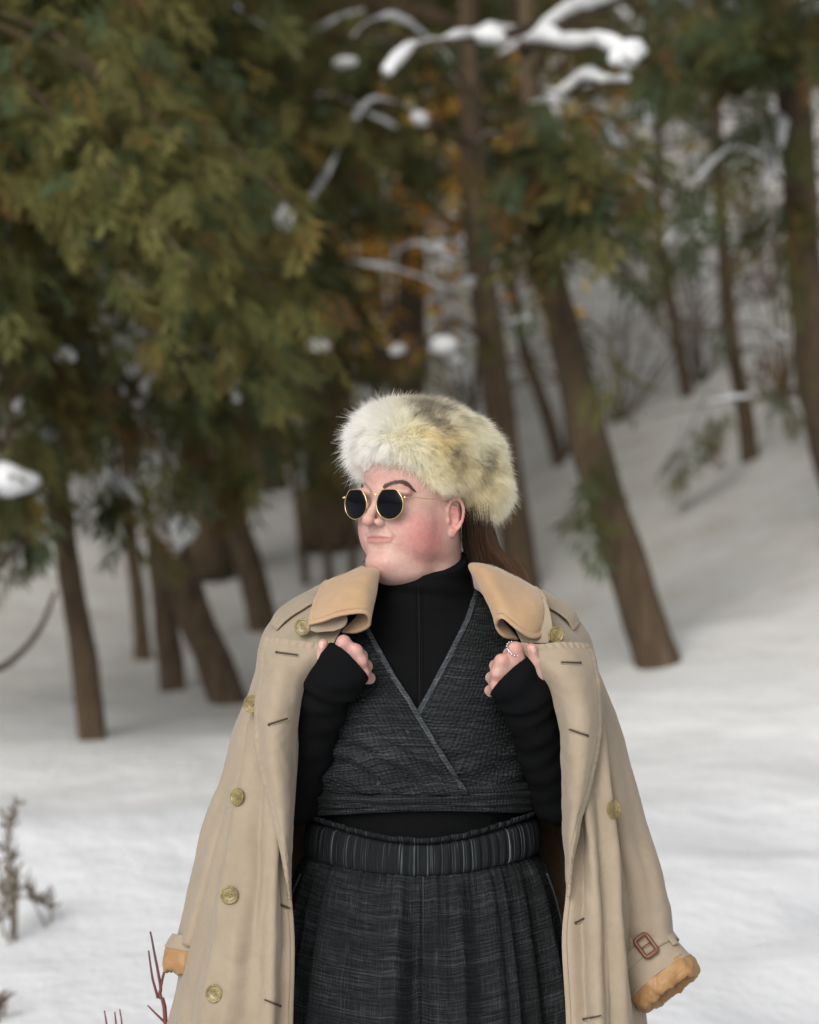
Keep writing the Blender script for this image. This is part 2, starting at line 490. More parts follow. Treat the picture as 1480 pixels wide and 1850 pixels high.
for i in range(len(MO) - 1):
    for t in (0, .5):
        m = to_head(MO[i] * (1 - t) + MO[i + 1] * t); tt = 1 - (abs(i + t - 6) / 6.3) ** 2
        lm = np.maximum(lm, np.exp(-(((a - m[0]) / .0050) ** 2 + ((b - m[1]) / .014) ** 2 + ((c - m[2] + .0010) / (.0018 + .0052 * tt)) ** 6)))
lm = np.clip(lm * 1.3, 0, 1)[:, None] * .8
colr = colr * (1 - lm) + lip * lm
crop = np.clip((-(b + .022) / .012), 0, 1) * np.clip((c + .085) / .05, 0, 1) * (np.abs(a) < .12)
crop = np.maximum(crop, np.clip((c - .052) / .02, 0, 1) * np.clip((.03 - b) / .02, 0, 1)) * (L[:, 2] > -.15)
crop = (np.clip(crop, 0, 1) * .62)[:, None]
colr = colr * (1 - crop) + np.array([.10, .060, .042]) * crop
col_attr(body_me, np.clip(colr, 0, 1))

sk = N('skin'); cA = sk.attr('col'); v = sk.coord('Object')
fine = sk.noise(v, 900, 2); blot = sk.noise(v, 150, 4)
sk.p('Base Color', sk.mix(0.10, cA, sk.ramp(blot, [(0.35, (.50, .20, .17)), (.65, (.78, .60, .52))])))
sk.p('Roughness', 0.48).p('Subsurface Weight', 0.12).p('Subsurface Radius', (0.012, 0.005, 0.003)).p('Subsurface Scale', 1.0).p('Specular IOR Level', .38)
sk.p('Normal', sk.bump(fine, .35, .0014, sk.bump(sk.noise(v, 260, 3), .25, .002)))
person = link('person', body_me, None, sk.m)
tag(person, 'person in cream fur hat, round sunglasses and beige trench coat, hands clutching the lapels', 'person')

def bvh_of(o):
    dg = bpy.context.evaluated_depsgraph_get(); ev = o.evaluated_get(dg); me = ev.to_mesh()
    v = [o.matrix_world @ q.co for q in me.vertices]; f = [tuple(p.vertices) for p in me.polygons]
    t = BVHTree.FromPolygons(v, f); ev.to_mesh_clear(); return t
def cast(tree, px, py):
    o = Vector((0, -D, ZC)); d = Vector(P(px, py, 0)) - o; d.normalize()
    loc, nor, i, dist = tree.ray_cast(o, d)
    return (None, None) if loc is None else (np.array(loc), np.array(nor) * (-1 if nor.dot(d) > 0 else 1))
body_bvh = bvh_of(person)

def curves_obj(name, pts, rad, colr, mat, parent):
    """pts (n,k,3), rad (n,k), colr (n,k,3)"""
    n, k = pts.shape[:2]
    cu = bpy.data.hair_curves.new(name); cu.add_curves([k] * n)
    cu.points.foreach_set('position', np.ascontiguousarray(pts, dtype=np.float32).ravel())
    cu.points.foreach_set('radius', np.ascontiguousarray(np.broadcast_to(rad, (n, k)), dtype=np.float32).ravel())
    at = cu.attributes.new('col', 'FLOAT_COLOR', 'POINT')
    cc = np.ones((n * k, 4), dtype=np.float32); cc[:, :3] = np.broadcast_to(colr, (n, k, 3)).reshape(-1, 3)
    at.data.foreach_set('color', cc.ravel())
    o = link(name, cu, parent, mat); return o

def hair_mat(name, rough=0.5, trans=0.25):
    m = N(name); cc = m.attr('col'); m.p('Base Color', cc).p('Roughness', rough).p('Specular IOR Level', .25)
    tr = m.new('ShaderNodeBsdfTranslucent'); m.set(tr, 'Color', cc); mx = m.new('ShaderNodeMixShader'); mx.inputs[0].default_value = trans
    m.t.links.new(m.b.outputs[0], mx.inputs[1]); m.t.links.new(tr.outputs[0], mx.inputs[2]); m.t.links.new(mx.outputs[0], m.out.inputs[0])
    return m.m
M_fur = hair_mat('fur', .65, .52); M_hair = hair_mat('brown_hair', .38, .15)

# eyebrows: short hairs growing on the skin
for line, wid in (([(693, 882), (702, 876), (714, 871.5), (728, 872), (738, 877.5), (748, 887)], (2.6, 3.3, 3.3, 2.9, 2.0, .7)),
                  ([(654, 881), (655, 875), (659, 873.5), (664, 878), (668, 883), (672, 889)], (1.2, 2.4, 3.0, 3.0, 2.7, 2.0))):
    C = catmull(np.array(line, float), 60); Wd = np.interp(np.linspace(0, 1, 60), np.linspace(0, 1, 6), wid)
    T = np.gradient(C, axis=0); T /= np.linalg.norm(T, axis=1, keepdims=True)
    hp = []
    for q in range(1000):
        i = RNG.integers(0, 59); off = RNG.normal(0, .55) * Wd[i]
        x, y = C[i] + np.array([-T[i][1], T[i][0]]) * off
        p, nrm = cast(body_bvh, x, y)
        if p is None or p[1] > .05: continue
        d3 = (P(*(C[i] + T[i] * 3 + np.array([0, -.8 + .6 * off / 3])), p[1]) - P(*C[i], p[1])); d3 /= np.linalg.norm(d3)
        Lh = RNG.uniform(.0035, .0065)
        t = np.linspace(0, 1, 4)[:, None]
        hp.append(p + nrm * (.0002 + .0009 * t * (1.2 - t)) + d3 * Lh * t)
    hp = np.array(hp)
    curves_obj('eyebrow', hp, np.array([.00030, .00027, .0002, .00006]), np.array([.085, .050, .040]), M_hair, person)

# thumb and finger nails
M_nail = N('nail').p('Base Color', (.68, .42, .38, 1)).p('Roughness', .25).m
for th, nd in ((TH_L, np.array([-.35, -.80, .30])), (TH_R, np.array([.45, -.80, .25]))):
    t = th[2] - th[1]; t /= np.linalg.norm(t); nd = nd - t * np.dot(nd, t); nd /= np.linalg.norm(nd); sd = np.cross(t, nd)
    u = np.linspace(-1, 1, 9); w = np.linspace(0, 1, 8)
    G = np.array([[th[2] - t * .006 + t * (.0125 * q) + sd * (.0058 * x * (1 - .35 * max(0, q - .6) / .4)) + nd * (.0086 - .0022 * x * x - .0014 * q * q) for x in u] for q in w])
    grid_mesh('nail', G, M_nail, person, .0006)

# ------------------------------------------------------------------ fur hat
hat = Field(axis(-.18, .22, .005), axis(-.20, .20, .005), axis(1.48, 1.80, .005))
def hatp(px, py, b_depth): return P(px, py, b_depth)
hat.ell(hatp(764, 797, .0), (.100, .125, .066), .025)
hat.ell(hatp(776, 850, -.062), (.040, .034, .036), .025)
hat.ell(hatp(814, 858, -.030), (.034, .036, .030), .02)
hat.ell(hatp(706, 806, -.055), (.050, .070, .048), .025)
hat.ell(hatp(838, 832, .030), (.062, .080, .064), .025)
hat.ell(hatp(872, 884, .030), (.040, .060, .044), .025)
X, Y, Z = hat.coords((slice(None),) * 3)
bb = (X - HO[0]) * HF[0] + (Y - HO[1]) * HF[1]; cc_ = Z - HO[2]; aa = (X - HO[0]) * HA[0] + (Y - HO[1]) * HA[1]
plane = (.003 + .46 * bb + .42 * np.maximum(bb - .02, 0) - cc_) / 1.1
hf = hat.F; k = .012; h = np.clip(.5 - .5 * (hf - plane) / k, 0, 1); hat.F = (hf * (1 - h) + plane * h + k * h * (1 - h)).astype(np.float32)
hv, hfc = hat.mesh()
M_felt = N('fur_hide').p('Base Color', (.62, .56, .44, 1)).p('Roughness', .9).m
hat_o = link('fur_hat', mesh_np('fur_hat', hv, hfc), person, M_felt)
tag(hat_o, 'cream fur hat mottled with tan and grey')
# hairs
tri = hfc.reshape(-1, 4); A_, B_, C_, D_ = (hv[tri[:, i]] for i in range(4))
nrm = np.cross(C_ - A_, D_ - B_); area = np.linalg.norm(nrm, axis=1) / 2; nrm = nrm / (2 * area[:, None] + 1e-12)
cen = (A_ + B_ + C_ + D_) / 4
if np.mean(np.einsum('ij,ij->i', nrm, cen - cen.mean(0))) < 0: nrm = -nrm
# smooth normals per vertex
vn = np.zeros_like(hv); 
for i in range(4): np.add.at(vn, tri[:, i], nrm * area[:, None])
vn /= np.linalg.norm(vn, axis=1, keepdims=True) + 1e-12
NH = 90000
fi = RNG.choice(len(tri), NH, p=area / area.sum()); u, w = RNG.random(NH)[:, None], RNG.random(NH)[:, None]
root = (A_[fi] * (1 - u) + B_[fi] * u) * (1 - w) + (D_[fi] * (1 - u) + C_[fi] * u) * w
rn = (vn[tri[fi, 0]] * (1 - u) + vn[tri[fi, 1]] * u) * (1 - w) + (vn[tri[fi, 3]] * (1 - u) + vn[tri[fi, 2]] * u) * w
rn /= np.linalg.norm(rn, axis=1, keepdims=True)
ph = to_head(root)
sc_ = D / (D + root[:, 1]); RX = 740 + root[:, 0] * 1000 * sc_; RY = 925 - (root[:, 2] - ZC) * 1000 * sc_
front = 1 / (1 + np.exp(-(725 + .25 * (RY - 790) - RX) / 18))
# flow: front fur sweeps down over the brow and outwards; crown fur lies backwards, sides hang down and back
flow_f = np.stack([-.55 + 0 * RX, -.35 + 0 * RX, np.where(RY > 800, -.45, .15)], 1)
flow_b = np.stack([.55 + 0 * RX, .05 + 0 * RX, np.where(RX > 840, -.75, -.30)], 1)
flow = flow_f * front[:, None] + flow_b * (1 - front[:, None])
tuft = np.stack([vnoise(root, 75, s, 2) for s in (11, 12, 13)], 1)
tuft2 = np.stack([vnoise(root, 240, s, 1) for s in (14, 15, 16)], 1)
flow = flow + 1.25 * tuft + .8 * tuft2
flow -= rn * np.einsum('ij,ij->i', flow, rn)[:, None]
Lh = (.021 + .020 * front + .004 * (RX > 850)) * RNG.uniform(.65, 1.15, NH)
guard = RNG.random(NH) < .07; Lh[guard] *= 1.35
under = ph[:, 2] < .02 + .46 * ph[:, 1] + .42 * np.maximum(ph[:, 1] - .02, 0)
Lh = np.where(under & (np.abs(ph[:, 0]) < .075), Lh * .6, Lh)
lift = np.where(front > .5, .85, .72)[:, None]
d0 = rn * lift + flow * .42 + RNG.normal(0, .10, (NH, 3))
d0 /= np.linalg.norm(d0, axis=1, keepdims=True)
K = 6; t = np.linspace(0, 1, K)[None, :, None]
bend = (flow * .55 + np.array([0, 0, -.22]) + RNG.normal(0, .10, (NH, 3)))
pts = root[:, None] - rn[:, None] * .002 + Lh[:, None, None] * (d0[:, None] * t + bend[:, None] * t * t * .55)
# colour
n1 = vnoise(root, 34, 21, 3); n2 = vnoise(root, 85, 22, 3); n3 = RNG.normal(0, 1, NH)
cream = np.array([.97, .94, .83]); white = np.array([.99, .978, .94]); tan = np.array([.85, .75, .48]); straw = np.array([.95, .90, .68]); grey = np.array([.30, .26, .205])
def blob(x, y, sx, sy): return np.exp(-(((RX - x) / sx) ** 2 + ((RY - y) / sy) ** 2))
tanm = np.clip(1.1 * blob(795, 790, 34, 22) + .6 * blob(812, 830, 25, 25) + .55 * blob(870, 845, 40, 32) + .45 * blob(850, 900, 40, 26) + .35 * n1 * (1 - front), 0, 1)
greym = np.clip(1.15 * blob(765, 745, 34, 20) + .8 * blob(800, 770, 30, 12) + .55 * blob(830, 735, 40, 12) + .65 * blob(868, 820, 20, 17) + .6 * blob(812, 812, 16, 16) + .5 * blob(890, 770, 26, 20) + .40 * blob(850, 862, 26, 12) + .7 * n1 * (1 - front) - .16, 0, 1)
n4 = vnoise(root, 170, 24, 2)
greym = np.clip(greym * (1.35 + 2.2 * n2 + 1.2 * n4) + .22 * np.clip(n4 + n2 - .25, 0, 1) * (1 - front), 0, 1) * (1 - .9 * front)
basec = cream * (1 - front[:, None]) + white * front[:, None]
rightw = blob(915, 900, 34, 60)[:, None]; basec = basec * (1 - rightw) + white * rightw
sm = np.clip(.70 + .8 * n2 - .8 * front, 0, 1)[:, None]; basec = basec * (1 - .6 * sm) + straw * .6 * sm
basec = basec * (1 - tanm[:, None]) + tan * tanm[:, None]
tipc = basec * (1 - greym[:, None]) + grey * greym[:, None]
basec = basec * (1 - .35 * greym[:, None]) + tan * .35 * greym[:, None]
tt = np.clip((np.linspace(0, 1, K) - .25) / .45, 0, 1)[None, :, None]
cols = basec[:, None] * (1 - tt) + tipc[:, None] * tt
cols = np.clip(cols * (1 + .10 * n3[:, None, None]), 0, .99)
rad = np.array([.00030, .00030, .00027, .00022, .00014, .00004])
fur = curves_obj('fur', pts, rad, cols, M_fur, hat_o)
fur['kind'] = 'stuff'

# ------------------------------------------------------------------ hair: tail hanging from under the hat behind the neck
NHr = 7000
s0 = RNG.random(NHr); q0 = RNG.normal(0, 1, (NHr, 2))
start = np.stack([P(834 + 50 * s, 925 - 10 * abs(z), .045 + .03 * y_) for s, (y_, z) in zip(s0, q0)])
mid1 = np.stack([P(843 + 52 * s + 3 * z, 985, .062 + .028 * y_) for s, (y_, z) in zip(s0, q0)])
mid2 = np.stack([P(848 + 82 * s + 4 * z, 1025, .075 + .03 * y_) for s, (y_, z) in zip(s0, q0)])
end = np.stack([P(850 + 105 * s + 6 * z, 1075 + 40 * RNG.random(), .080 + .03 * y_) for s, (y_, z) in zip(s0, q0)])
wav = RNG.normal(0, 1, (NHr, 3)) * .0025
K = 12
ctrl = np.stack([start, mid1 + wav, mid2 - wav, end], 1)
hp = np.stack([catmull(ctrl[i], K) for i in range(NHr)])
ff = RNG.random(NHr) < .05                                # flyaways
amp = np.where(ff, .012, .0012)[:, None, None] * np.linspace(0, 1, K)[None, :, None]
hp = hp + amp * np.stack([np.sin(np.linspace(0, 5, K)[None] * (1 + RNG.random((NHr, 1))) + 6.3 * RNG.random((NHr, 1))) for _ in range(3)], -1)
hp[:, :, 0] += np.where(ff, np.abs(RNG.normal(0, .014, NHr)), 0)[:, None] * np.linspace(0, 1, K)[None] ** 1.5
shade = np.clip(.55 + .75 * (s0 - .4), .25, 1.2) * RNG.uniform(.75, 1.25, NHr)
hc = (np.array([.115, .062, .036])[None] * shade[:, None])[:, None] * np.linspace(.7, 1.35, K)[None, :, None]
curves_obj('hair_tail', hp, np.array([.00022] * 11 + [.00008]), hc, M_hair, person)

# ------------------------------------------------------------------ sunglasses
M_gold = N('gold_wire').p('Base Color', (.83, .60, .30, 1)).p('Metallic', 1.0).p('Roughness', .22).m
M_lens = N('black_lens').p('Base Color', (.004, .004, .006, 1)).p('Roughness', .10).p('Specular IOR Level', .12).m
M_pad = N('nose_pad').p('Base Color', (.62, .45, .40, 1)).p('Roughness', .2).p('Transmission Weight', .5).m
glasses = bpy.data.objects.new('sunglasses', None); COL.objects.link(glasses); glasses.parent = person; glasses.empty_display_size = .02
tag(glasses, 'sunglasses with black lenses and thin gold wire frame')
def lens_outline(n=64):
    out = []
    for i in range(n):
        t = 2 * math.pi * i / n; x, y = math.cos(t), math.sin(t)
        r = 27.5
        flat = 24.2 / max(1e-6, y) if y > .05 else 1e9                 # flat top
        cut = 27.2 / max(1e-6, abs(x) * math.cos(math.radians(36)) + y * math.sin(math.radians(36))) if y > 0 else 1e9
        side = 29.8 / max(1e-6, abs(x))
        rr = [r * (1.09 if y < .3 else 1.13), flat, cut, side]
        r = -math.log(sum(math.exp(-q / 2.0) for q in rr)) * 2.0 + 1.0
        out.append((x * r * 1.02, y * r))
    return np.array(out) / 1000 * .945
LO = lens_outline()
LCEN = []
for s in (-1, 1):
    cpt = hl(s * .0398, .1215, .0005)
    wr_ = math.radians(6) * s; la = HA * math.cos(wr_) - HF * math.sin(wr_); lf = HF * math.cos(wr_) + HA * math.sin(wr_)
    LCEN.append((cpt, la, lf))
    ring = np.array([cpt + la * x + HU * z - lf * 1.3 * (x * x) for x, z in LO])
    pts_ = np.vstack([ring, ring[:2]])
    Vt, Ft = tube(pts_, .00082, 8, False)
    link('rim', mesh_np('rim', Vt, Ft), glasses, M_gold)
    mb = MB(); nr = 7; vv = [cpt + lf * .0022]; ff_ = []
    for r in range(1, nr + 1):
        q = r / nr
        for (x, z) in LO: vv.append(cpt + la * x * q * .985 + HU * z * q * .985 - lf * 1.3 * (x * q) ** 2 + lf * .0022 * (1 - q * q))
    n = len(LO)
    for i in range(n): ff_.append((0, 1 + i, 1 + (i + 1) % n))
    for r in range(nr - 1):
        for i in range(n):
            o1, o2 = 1 + r * n, 1 + (r + 1) * n; j = (i + 1) % n
            ff_.append((o1 + i, o2 + i, o2 + j, o1 + j))
    lo_ = link('lens', mesh_np('lens', np.array(vv), ff_), glasses, M_lens)
    md = lo_.modifiers.new('t', 'SOLIDIFY'); md.thickness = .0016
    hinge = cpt + la * s * .0295 + HU * .0095 - lf * .002
    earp = hl(s * .0800, -.004, .0045)
    tp = [hinge + la * s * .0025, hinge + la * s * .0045 - HF * .006, hinge * .35 + earp * .65 + HA * s * .004, earp, hl(s * .0790, -.016, -.006), hl(s * .0770, -.024, -.030)]
    Vt, Ft = tube(catmull(tp, 30), .00085, 8)
    link('temple', mesh_np('temple', Vt, Ft), glasses, M_gold)
    Vt, Ft = tube([hinge - la * s * .001 + lf * .0006, hinge + la * s * .005 + lf * .0002], [.0021, .0019], 10)
    link('hinge', mesh_np('hinge', Vt, Ft), glasses, M_gold)
    pad = MB(); 
    pc = cpt - la * s * .0285 - HU * .006 - HF * .005
    th_ = np.linspace(0, math.pi, 7); ph_ = np.linspace(0, 2 * math.pi, 11)[:-1]
    vv = [pc + HA * .0018 * math.sin(x) * math.cos(y) + HF * .0038 * math.sin(x) * math.sin(y) + HU * .0075 * math.cos(x) for x in th_ for y in ph_]
    ff_ = [(i * 10 + j, i * 10 + (j + 1) % 10, (i + 1) * 10 + (j + 1) % 10, (i + 1) * 10 + j) for i in range(6) for j in range(10)]
    link('nose_pad', mesh_np('nose_pad', np.array(vv), ff_), glasses, M_pad)
    Vt, Ft = tube(catmull([cpt - la * s * .0275 + HU * .004, cpt - la * s * .0275 + HU * .002 - HF * .004, pc], 8), .0006, 6)
    link('pad_arm', mesh_np('pad_arm', Vt, Ft), glasses, M_gold)
(c0, la0, lf0), (c1, la1, lf1) = LCEN
b0 = c0 + la0 * .0270 + HU * .0130; b1 = c1 - la1 * .0270 + HU * .0130
Vt, Ft = tube(catmull([b0, b0 * .75 + b1 * .25 + HU * .0030 + HF * .002, b0 * .25 + b1 * .75 + HU * .0030 + HF * .002, b1], 16), .0011, 8)
link('bridge', mesh_np('bridge', Vt, Ft), glasses, M_gold)
# ------------------------------------------------------------------ clothes: materials
def gauze(name, ribs=0.0, base=(.0100, .0112, .0120), slub=(.090, .100, .108), amt=1.0, vert=0.6, cell=.22):
    """dark crinkled cotton gauze: pale slub threads along and across"""
    m = N(name); uv = m.coord('UV')
    def thr(sx, sy, lo, hi, sc=1.0, det=2):
        mp = m.new('ShaderNodeMapping'); m.set(mp, 0, uv); mp.inputs['Scale'].default_value = (sx, sy, 1)
        f = m.noise(mp.outputs[0], sc, det, .6); x = m.new('ShaderNodeMapRange'); m.set(x, 0, f); x.inputs[1].default_value = lo; x.inputs[2].default_value = hi
        return x.outputs[0], f
    h, hf_ = thr(16, 520, .50, .74); v_, vf = thr(560, 22, .52, .76); h2, h2f = thr(5, 170, .50, .78); big, bf = thr(12, 12, .35, .65, 1.0, 3)
    def wave(direc):
        w_ = m.new('ShaderNodeTexWave'); w_.bands_direction = direc; m.set(w_, 'Vector', uv); m.set(w_, 'Scale', 46.0); m.set(w_, 'Distortion', 5.0); m.set(w_, 'Detail', 2.0); m.set(w_, 'Detail Scale', .6)
        return w_.outputs['Fac']
    wx, wy = wave('X'), wave('Y'); grid_ = m.math('MULTIPLY', m.math('ADD', wx, m.math('MULTIPLY', wy, 1.3)), .45)
    a_ = m.math('MULTIPLY', h, .55); b_ = m.math('MULTIPLY', v_, vert); c_ = m.math('MULTIPLY', h2, .45)
    s_ = m.math('ADD', m.math('ADD', a_, b_), c_); s_ = m.math('MULTIPLY', s_, m.math('ADD', m.math('MULTIPLY', big, .8), .35)); s_ = m.math('ADD', m.math('MULTIPLY', s_, amt), m.math('MULTIPLY', m.math('POWER', grid_, 3.0), cell), True)
    m.p('Base Color', m.mix(s_, base, slub)).p('Roughness', .92).p('Specular IOR Level', .15)
    hh = m.math('ADD', m.math('ADD', m.math('ADD', hf_, vf), m.math('MULTIPLY', h2f, 1.2)), m.math('MULTIPLY', grid_, .3 + 2.6 * cell))
    m.p('Normal', m.bump(hh, .75, .006)); return m.m
M_gauze = gauze('gauze_top', vert=.30); M_gauze_t = gauze('gauze_trousers', vert=.55, amt=.85, cell=.06); 
M_gauze_edge = gauze('gauze_edge', base=(.040, .045, .050), slub=(.17, .19, .21), amt=1.3)
jm = N('black_jersey'); vv_ = jm.coord('Object'); jm.p('Base Color', (.0042, .0046, .0052, 1)).p('Roughness', .9).p('Specular IOR Level', .08)
jm.p('Normal', jm.bump(jm.math('ADD', jm.noise(vv_, 18, 3), jm.math('MULTIPLY', jm.noise(vv_, 900, 1), .12)), .35, .02)); M_jersey = jm.m
def coat_mat(name, c1, c2, rough=.75, weave=1500, sheen=.15, wr=.25, wrscale=9, wv=.12):
    m = N(name); v = m.coord('Object'); uv = m.coord('UV')
    n1 = m.noise(v, 7, 4, .6); n2 = m.noise(v, 60, 3, .6)
    f = m.math('ADD', m.math('MULTIPLY', n1, .7), m.math('MULTIPLY', n2, .3))
    m.p('Base Color', m.mix(m.math('MULTIPLY', m.math('SUBTRACT', f, .32), 2.6, True), c1, c2)).p('Roughness', rough).p('Sheen Weight', sheen).p('Specular IOR Level', .25)
    w = m.noise(v, weave, 1)
    cr = m.noise(v, wrscale, 3, .5, 1.2)
    m.p('Normal', m.bump(w, wv, .0010, m.bump(cr, wr, .03))); return m.m
M_coat = coat_mat('beige_gabardine', (.285, .228, .165), (.345, .282, .210))
M_camel = coat_mat('camel_wool', (.365, .235, .132), (.440, .290, .168), .95, 520, .3, .15, 12, .4)
M_satin = coat_mat('camel_satin', (.300, .165, .070), (.385, .225, .105), .42, 300, .0, .22, 24)
M_lining = coat_mat('brown_lining', (.150, .085, .045), (.190, .110, .060), .6)
bt = N('horn_button'); bv = bt.coord('Object'); bt.p('Base Color', bt.ramp(bt.noise(bv, 120, 4, .7), [(.3, (.085, .062, .020)), (.55, (.22, .17, .065)), (.8, (.38, .31, .145))])).p('Roughness', .28); M_button = bt.m
M_thread = N('stitching').p('Base Color', (.27, .22, .16, 1)).p('Roughness', .9).m
M_slit = N('dark_slit').p('Base Color', (.055, .040, .030, 1)).p('Roughness', .95).m  # dark colour painted for the shade inside slits and button holes; earring shares it
M_leather = N('brown_leather').p('Base Color', (.150, .062, .030, 1)).p('Roughness', .4).m
M_silver = N('silver').p('Base Color', (.78, .76, .74, 1)).p('Metallic', 1).p('Roughness', .2).m
M_boot = N('boot_leather').p('Base Color', (.02, .016, .013, 1)).p('Roughness', .45).m

# ------------------------------------------------------------------ turtleneck with sleeves
T = Field(axis(-.27, .33, .0032), axis(-.27, .20, .0032), axis(.98, 1.52, .0032))
torso_sdf(T, .002, .985, 1.455, .02)
for sh, el, wr, kn in ((SHO_L, ELB_L, WRI_L, KN_L), (SHO_R, ELB_R, WRI_R, KN_R)):
    T.cap(sh, el, .060, .050, .03); T.cap(el, wr, .049, .043, .010)
    kc = sum(kn) / 4
    T.cap(wr, wr * .35 + kc * .65, .044, .040, .012)
    ax = (kn[0] - kn[3]); ax /= np.linalg.norm(ax)
    T.cap(wr * .55 + kc * .45 - ax * .016, wr * .45 + kc * .55 + ax * .022, .031, .031, .014)
    T.cap(wr * .2 + kc * .8 - ax * .020, wr * .2 + kc * .8 + ax * .014, .026, .024, .012)
T.cap(np.array([.022, .018, 1.34]), np.array([.022, .006, 1.52]), .085, .083, .025)
X, Y, Z = T.coords((slice(None),) * 3)
F_ = T.F
# soft wrinkles
def wave(amp, kx, ky, kz, ph, mask): return amp * np.sin(kx * X + ky * Y + kz * Z + ph) * mask
nk = np.exp(-((Z - 1.425) / .030) ** 2) * np.exp(-((X - .02) / .12) ** 4)
F_ = F_ + wave(.0032, 18, 12, 165, 1.0, nk)
for el, wr, sg in ((ELB_L, WRI_L, 1), (ELB_R, WRI_R, -1)):
    d = (wr - el) / np.linalg.norm(wr - el); s_ = (X - wr[0]) * d[0] + (Y - wr[1]) * d[1] + (Z - wr[2]) * d[2]
    mk = np.exp(-(((X - wr[0]) / .09) ** 4 + ((Z - wr[2] + .06) / .16) ** 4)) * (Y < -.03)
    F_ = F_ + (.0030 * np.sin(s_ * 150 + 14 * X * sg + 30 * Z) * np.exp(-((s_ + .005) / .030) ** 2) + .0022 * np.sin(s_ * 70 + 35 * X + 1) + .0016 * np.sin(s_ * 130 - 50 * X)) * mk
# openings: neck rim, cuffs cut across the hands
F_ = np.maximum(F_, Z - (1.452 + .32 * (Y + .07) + .16 * np.maximum(X - .06, 0)))
def cutter(p1, p2, depth_tilt=.25):
    a_, b_ = P(*p1, -.21), P(*p2, -.21); t_ = b_ - a_; t_ /= np.linalg.norm(t_)
    n_ = np.cross(t_, np.array([0, -1.0, 0])); n_ = n_ * (1 if n_[2] > 0 else -1) + np.array([0, depth_tilt, 0]); n_ /= np.linalg.norm(n_)
    return a_, n_
for p1, p2, near in (((600, 1160), (667, 1226), (X < -.062)), ((957, 1184), (892, 1247), (X > .135))):
    a_, n_ = cutter(p1, p2)
    pl = (X - a_[0]) * n_[0] + (Y - a_[1]) * n_[1] + (Z - a_[2]) * n_[2]
    zone = near & (Y < -.135) & (Z > 1.20)
    F_ = np.where(zone, np.maximum(F_, pl), F_)
T.F = F_.astype(np.float32)
v_, f_ = T.mesh()
turtleneck = link('turtleneck', mesh_np('turtleneck', v_, f_), person, M_jersey)
sm_ = turtleneck.modifiers.new('s', 'SMOOTH'); sm_.iterations = 2; sm_.factor = .4
tag(turtleneck, 'black turtleneck with long sleeves pulled over the hands')
del T
# zip down the front of the turtleneck
t_bvh = bvh_of(turtleneck)
zp = [];
for py in range(1056, 1290, 6):
    p, n_ = cast(t_bvh, 757 + (py - 1056) * .01, py)
    if p is not None: zp.append(p + n_ * .0008)
Vt, Ft = tube(catmull(np.array(zp), 60), .0016, 6); zo = link('zip', mesh_np('zip', Vt, Ft), turtleneck, N('zip_tape').p('Base Color', (.006, .006, .007, 1)).p('Roughness', .7).p('Specular IOR Level', .15).m)
for dx in (-6, 6):
    zq = [cast(t_bvh, 757 + dx + (py - 1056) * .01, py) for py in range(1060, 1290, 6)]
    zq = np.array([p + n_ * .0002 for p, n_ in zq if p is not None])
    Vt, Ft = tube(catmull(zq, 50), .0010, 5); link('zip_seam', mesh_np('zip_seam', Vt, Ft), turtleneck, M_jersey)

# ------------------------------------------------------------------ wrap top
def zof(py, y=-.13): return ZC + (925 - py) / 1000 * (D + y) / D
def xof(px, y=-.13): return (px - 740) / 1000 * (D + y) / D
def edge_L(z):      # free edge of the upper panel, from the left shoulder down to the right waist
    py = 925 + (ZC - z) * 1000 / .975
    return xof(np.interp(py, [1040, 1085, 1135, 1200, 1270, 1350, 1425, 1440], [628, 641, 665, 703, 748, 796, 842, 850]))
def edge_R(z):
    py = 925 + (ZC - z) * 1000 / .975
    return xof(np.interp(py, [1040, 1065, 1120, 1200, 1275, 1350, 1425], [868, 863, 842, 800, 757, 715, 676]))
def wrap_panel(side, off, nu=150, nv=220):
    ztop, zbot = (zof(1085), zof(1432)) if side == 'L' else (zof(1055), zof(1428))
    G = np.zeros((nv, nu, 3))
    for i, z in enumerate(np.linspace(ztop, zbot, nv)):
        w = tprof(z)[0] + off; xe = (edge_L if side == 'L' else edge_R)(z)
        te = math.acos(np.clip((xe - TC) / w, -1, 1))
        th = np.linspace(math.radians(205), te, nu) if side == 'L' else np.linspace(te, math.radians(-25), nu)
        G[i] = torso_pt(th, np.full(nu, z), off)
    nn = grid_normals(G); nn *= np.sign(-nn[nv // 2, nu // 2, 1])
    p = G.reshape(-1, 3); sx = p[:, 0]; sz = p[:, 2]
    # drapes pulled towards the crossing at the waist
    if side == 'L':
        q = (sz - 1.06) + .55 * (sx + .18) ** 2 * 3 ; ang = q + .18 * sx
        f = .0055 * np.sin(ang * 130 + 3 * vnoise(p, 9, 4)) * np.exp(-((sz - 1.12) / .085) ** 2) + .0085 * vnoise(p * np.array([1, 1, 3.0]), 8, 5) + .0012 * np.sin(ang * 760 + 5 * vnoise(p, 14, 8))
    else:
        ang = (sz - 1.06) - .30 * (sx - .1)
        f = .0032 * np.sin(ang * 140 + 3 * vnoise(p, 9, 6)) * np.exp(-((sz - 1.10) / .05) ** 2) * (sx > .05) + .0075 * vnoise(p * np.array([1, 1, 2.5]), 8, 7) + .0010 * np.sin(ang * 760 + 5 * vnoise(p, 14, 9))
    G = (p + nn.reshape(-1, 3) * f[:, None]).reshape(nv, nu, 3)
    return G
wrap = bpy.data.objects.new('wrap_top', None); COL.objects.link(wrap); wrap.parent = person; wrap.empty_display_size = .02
tag(wrap, 'charcoal crinkled gauze wrap top crossed at the front')
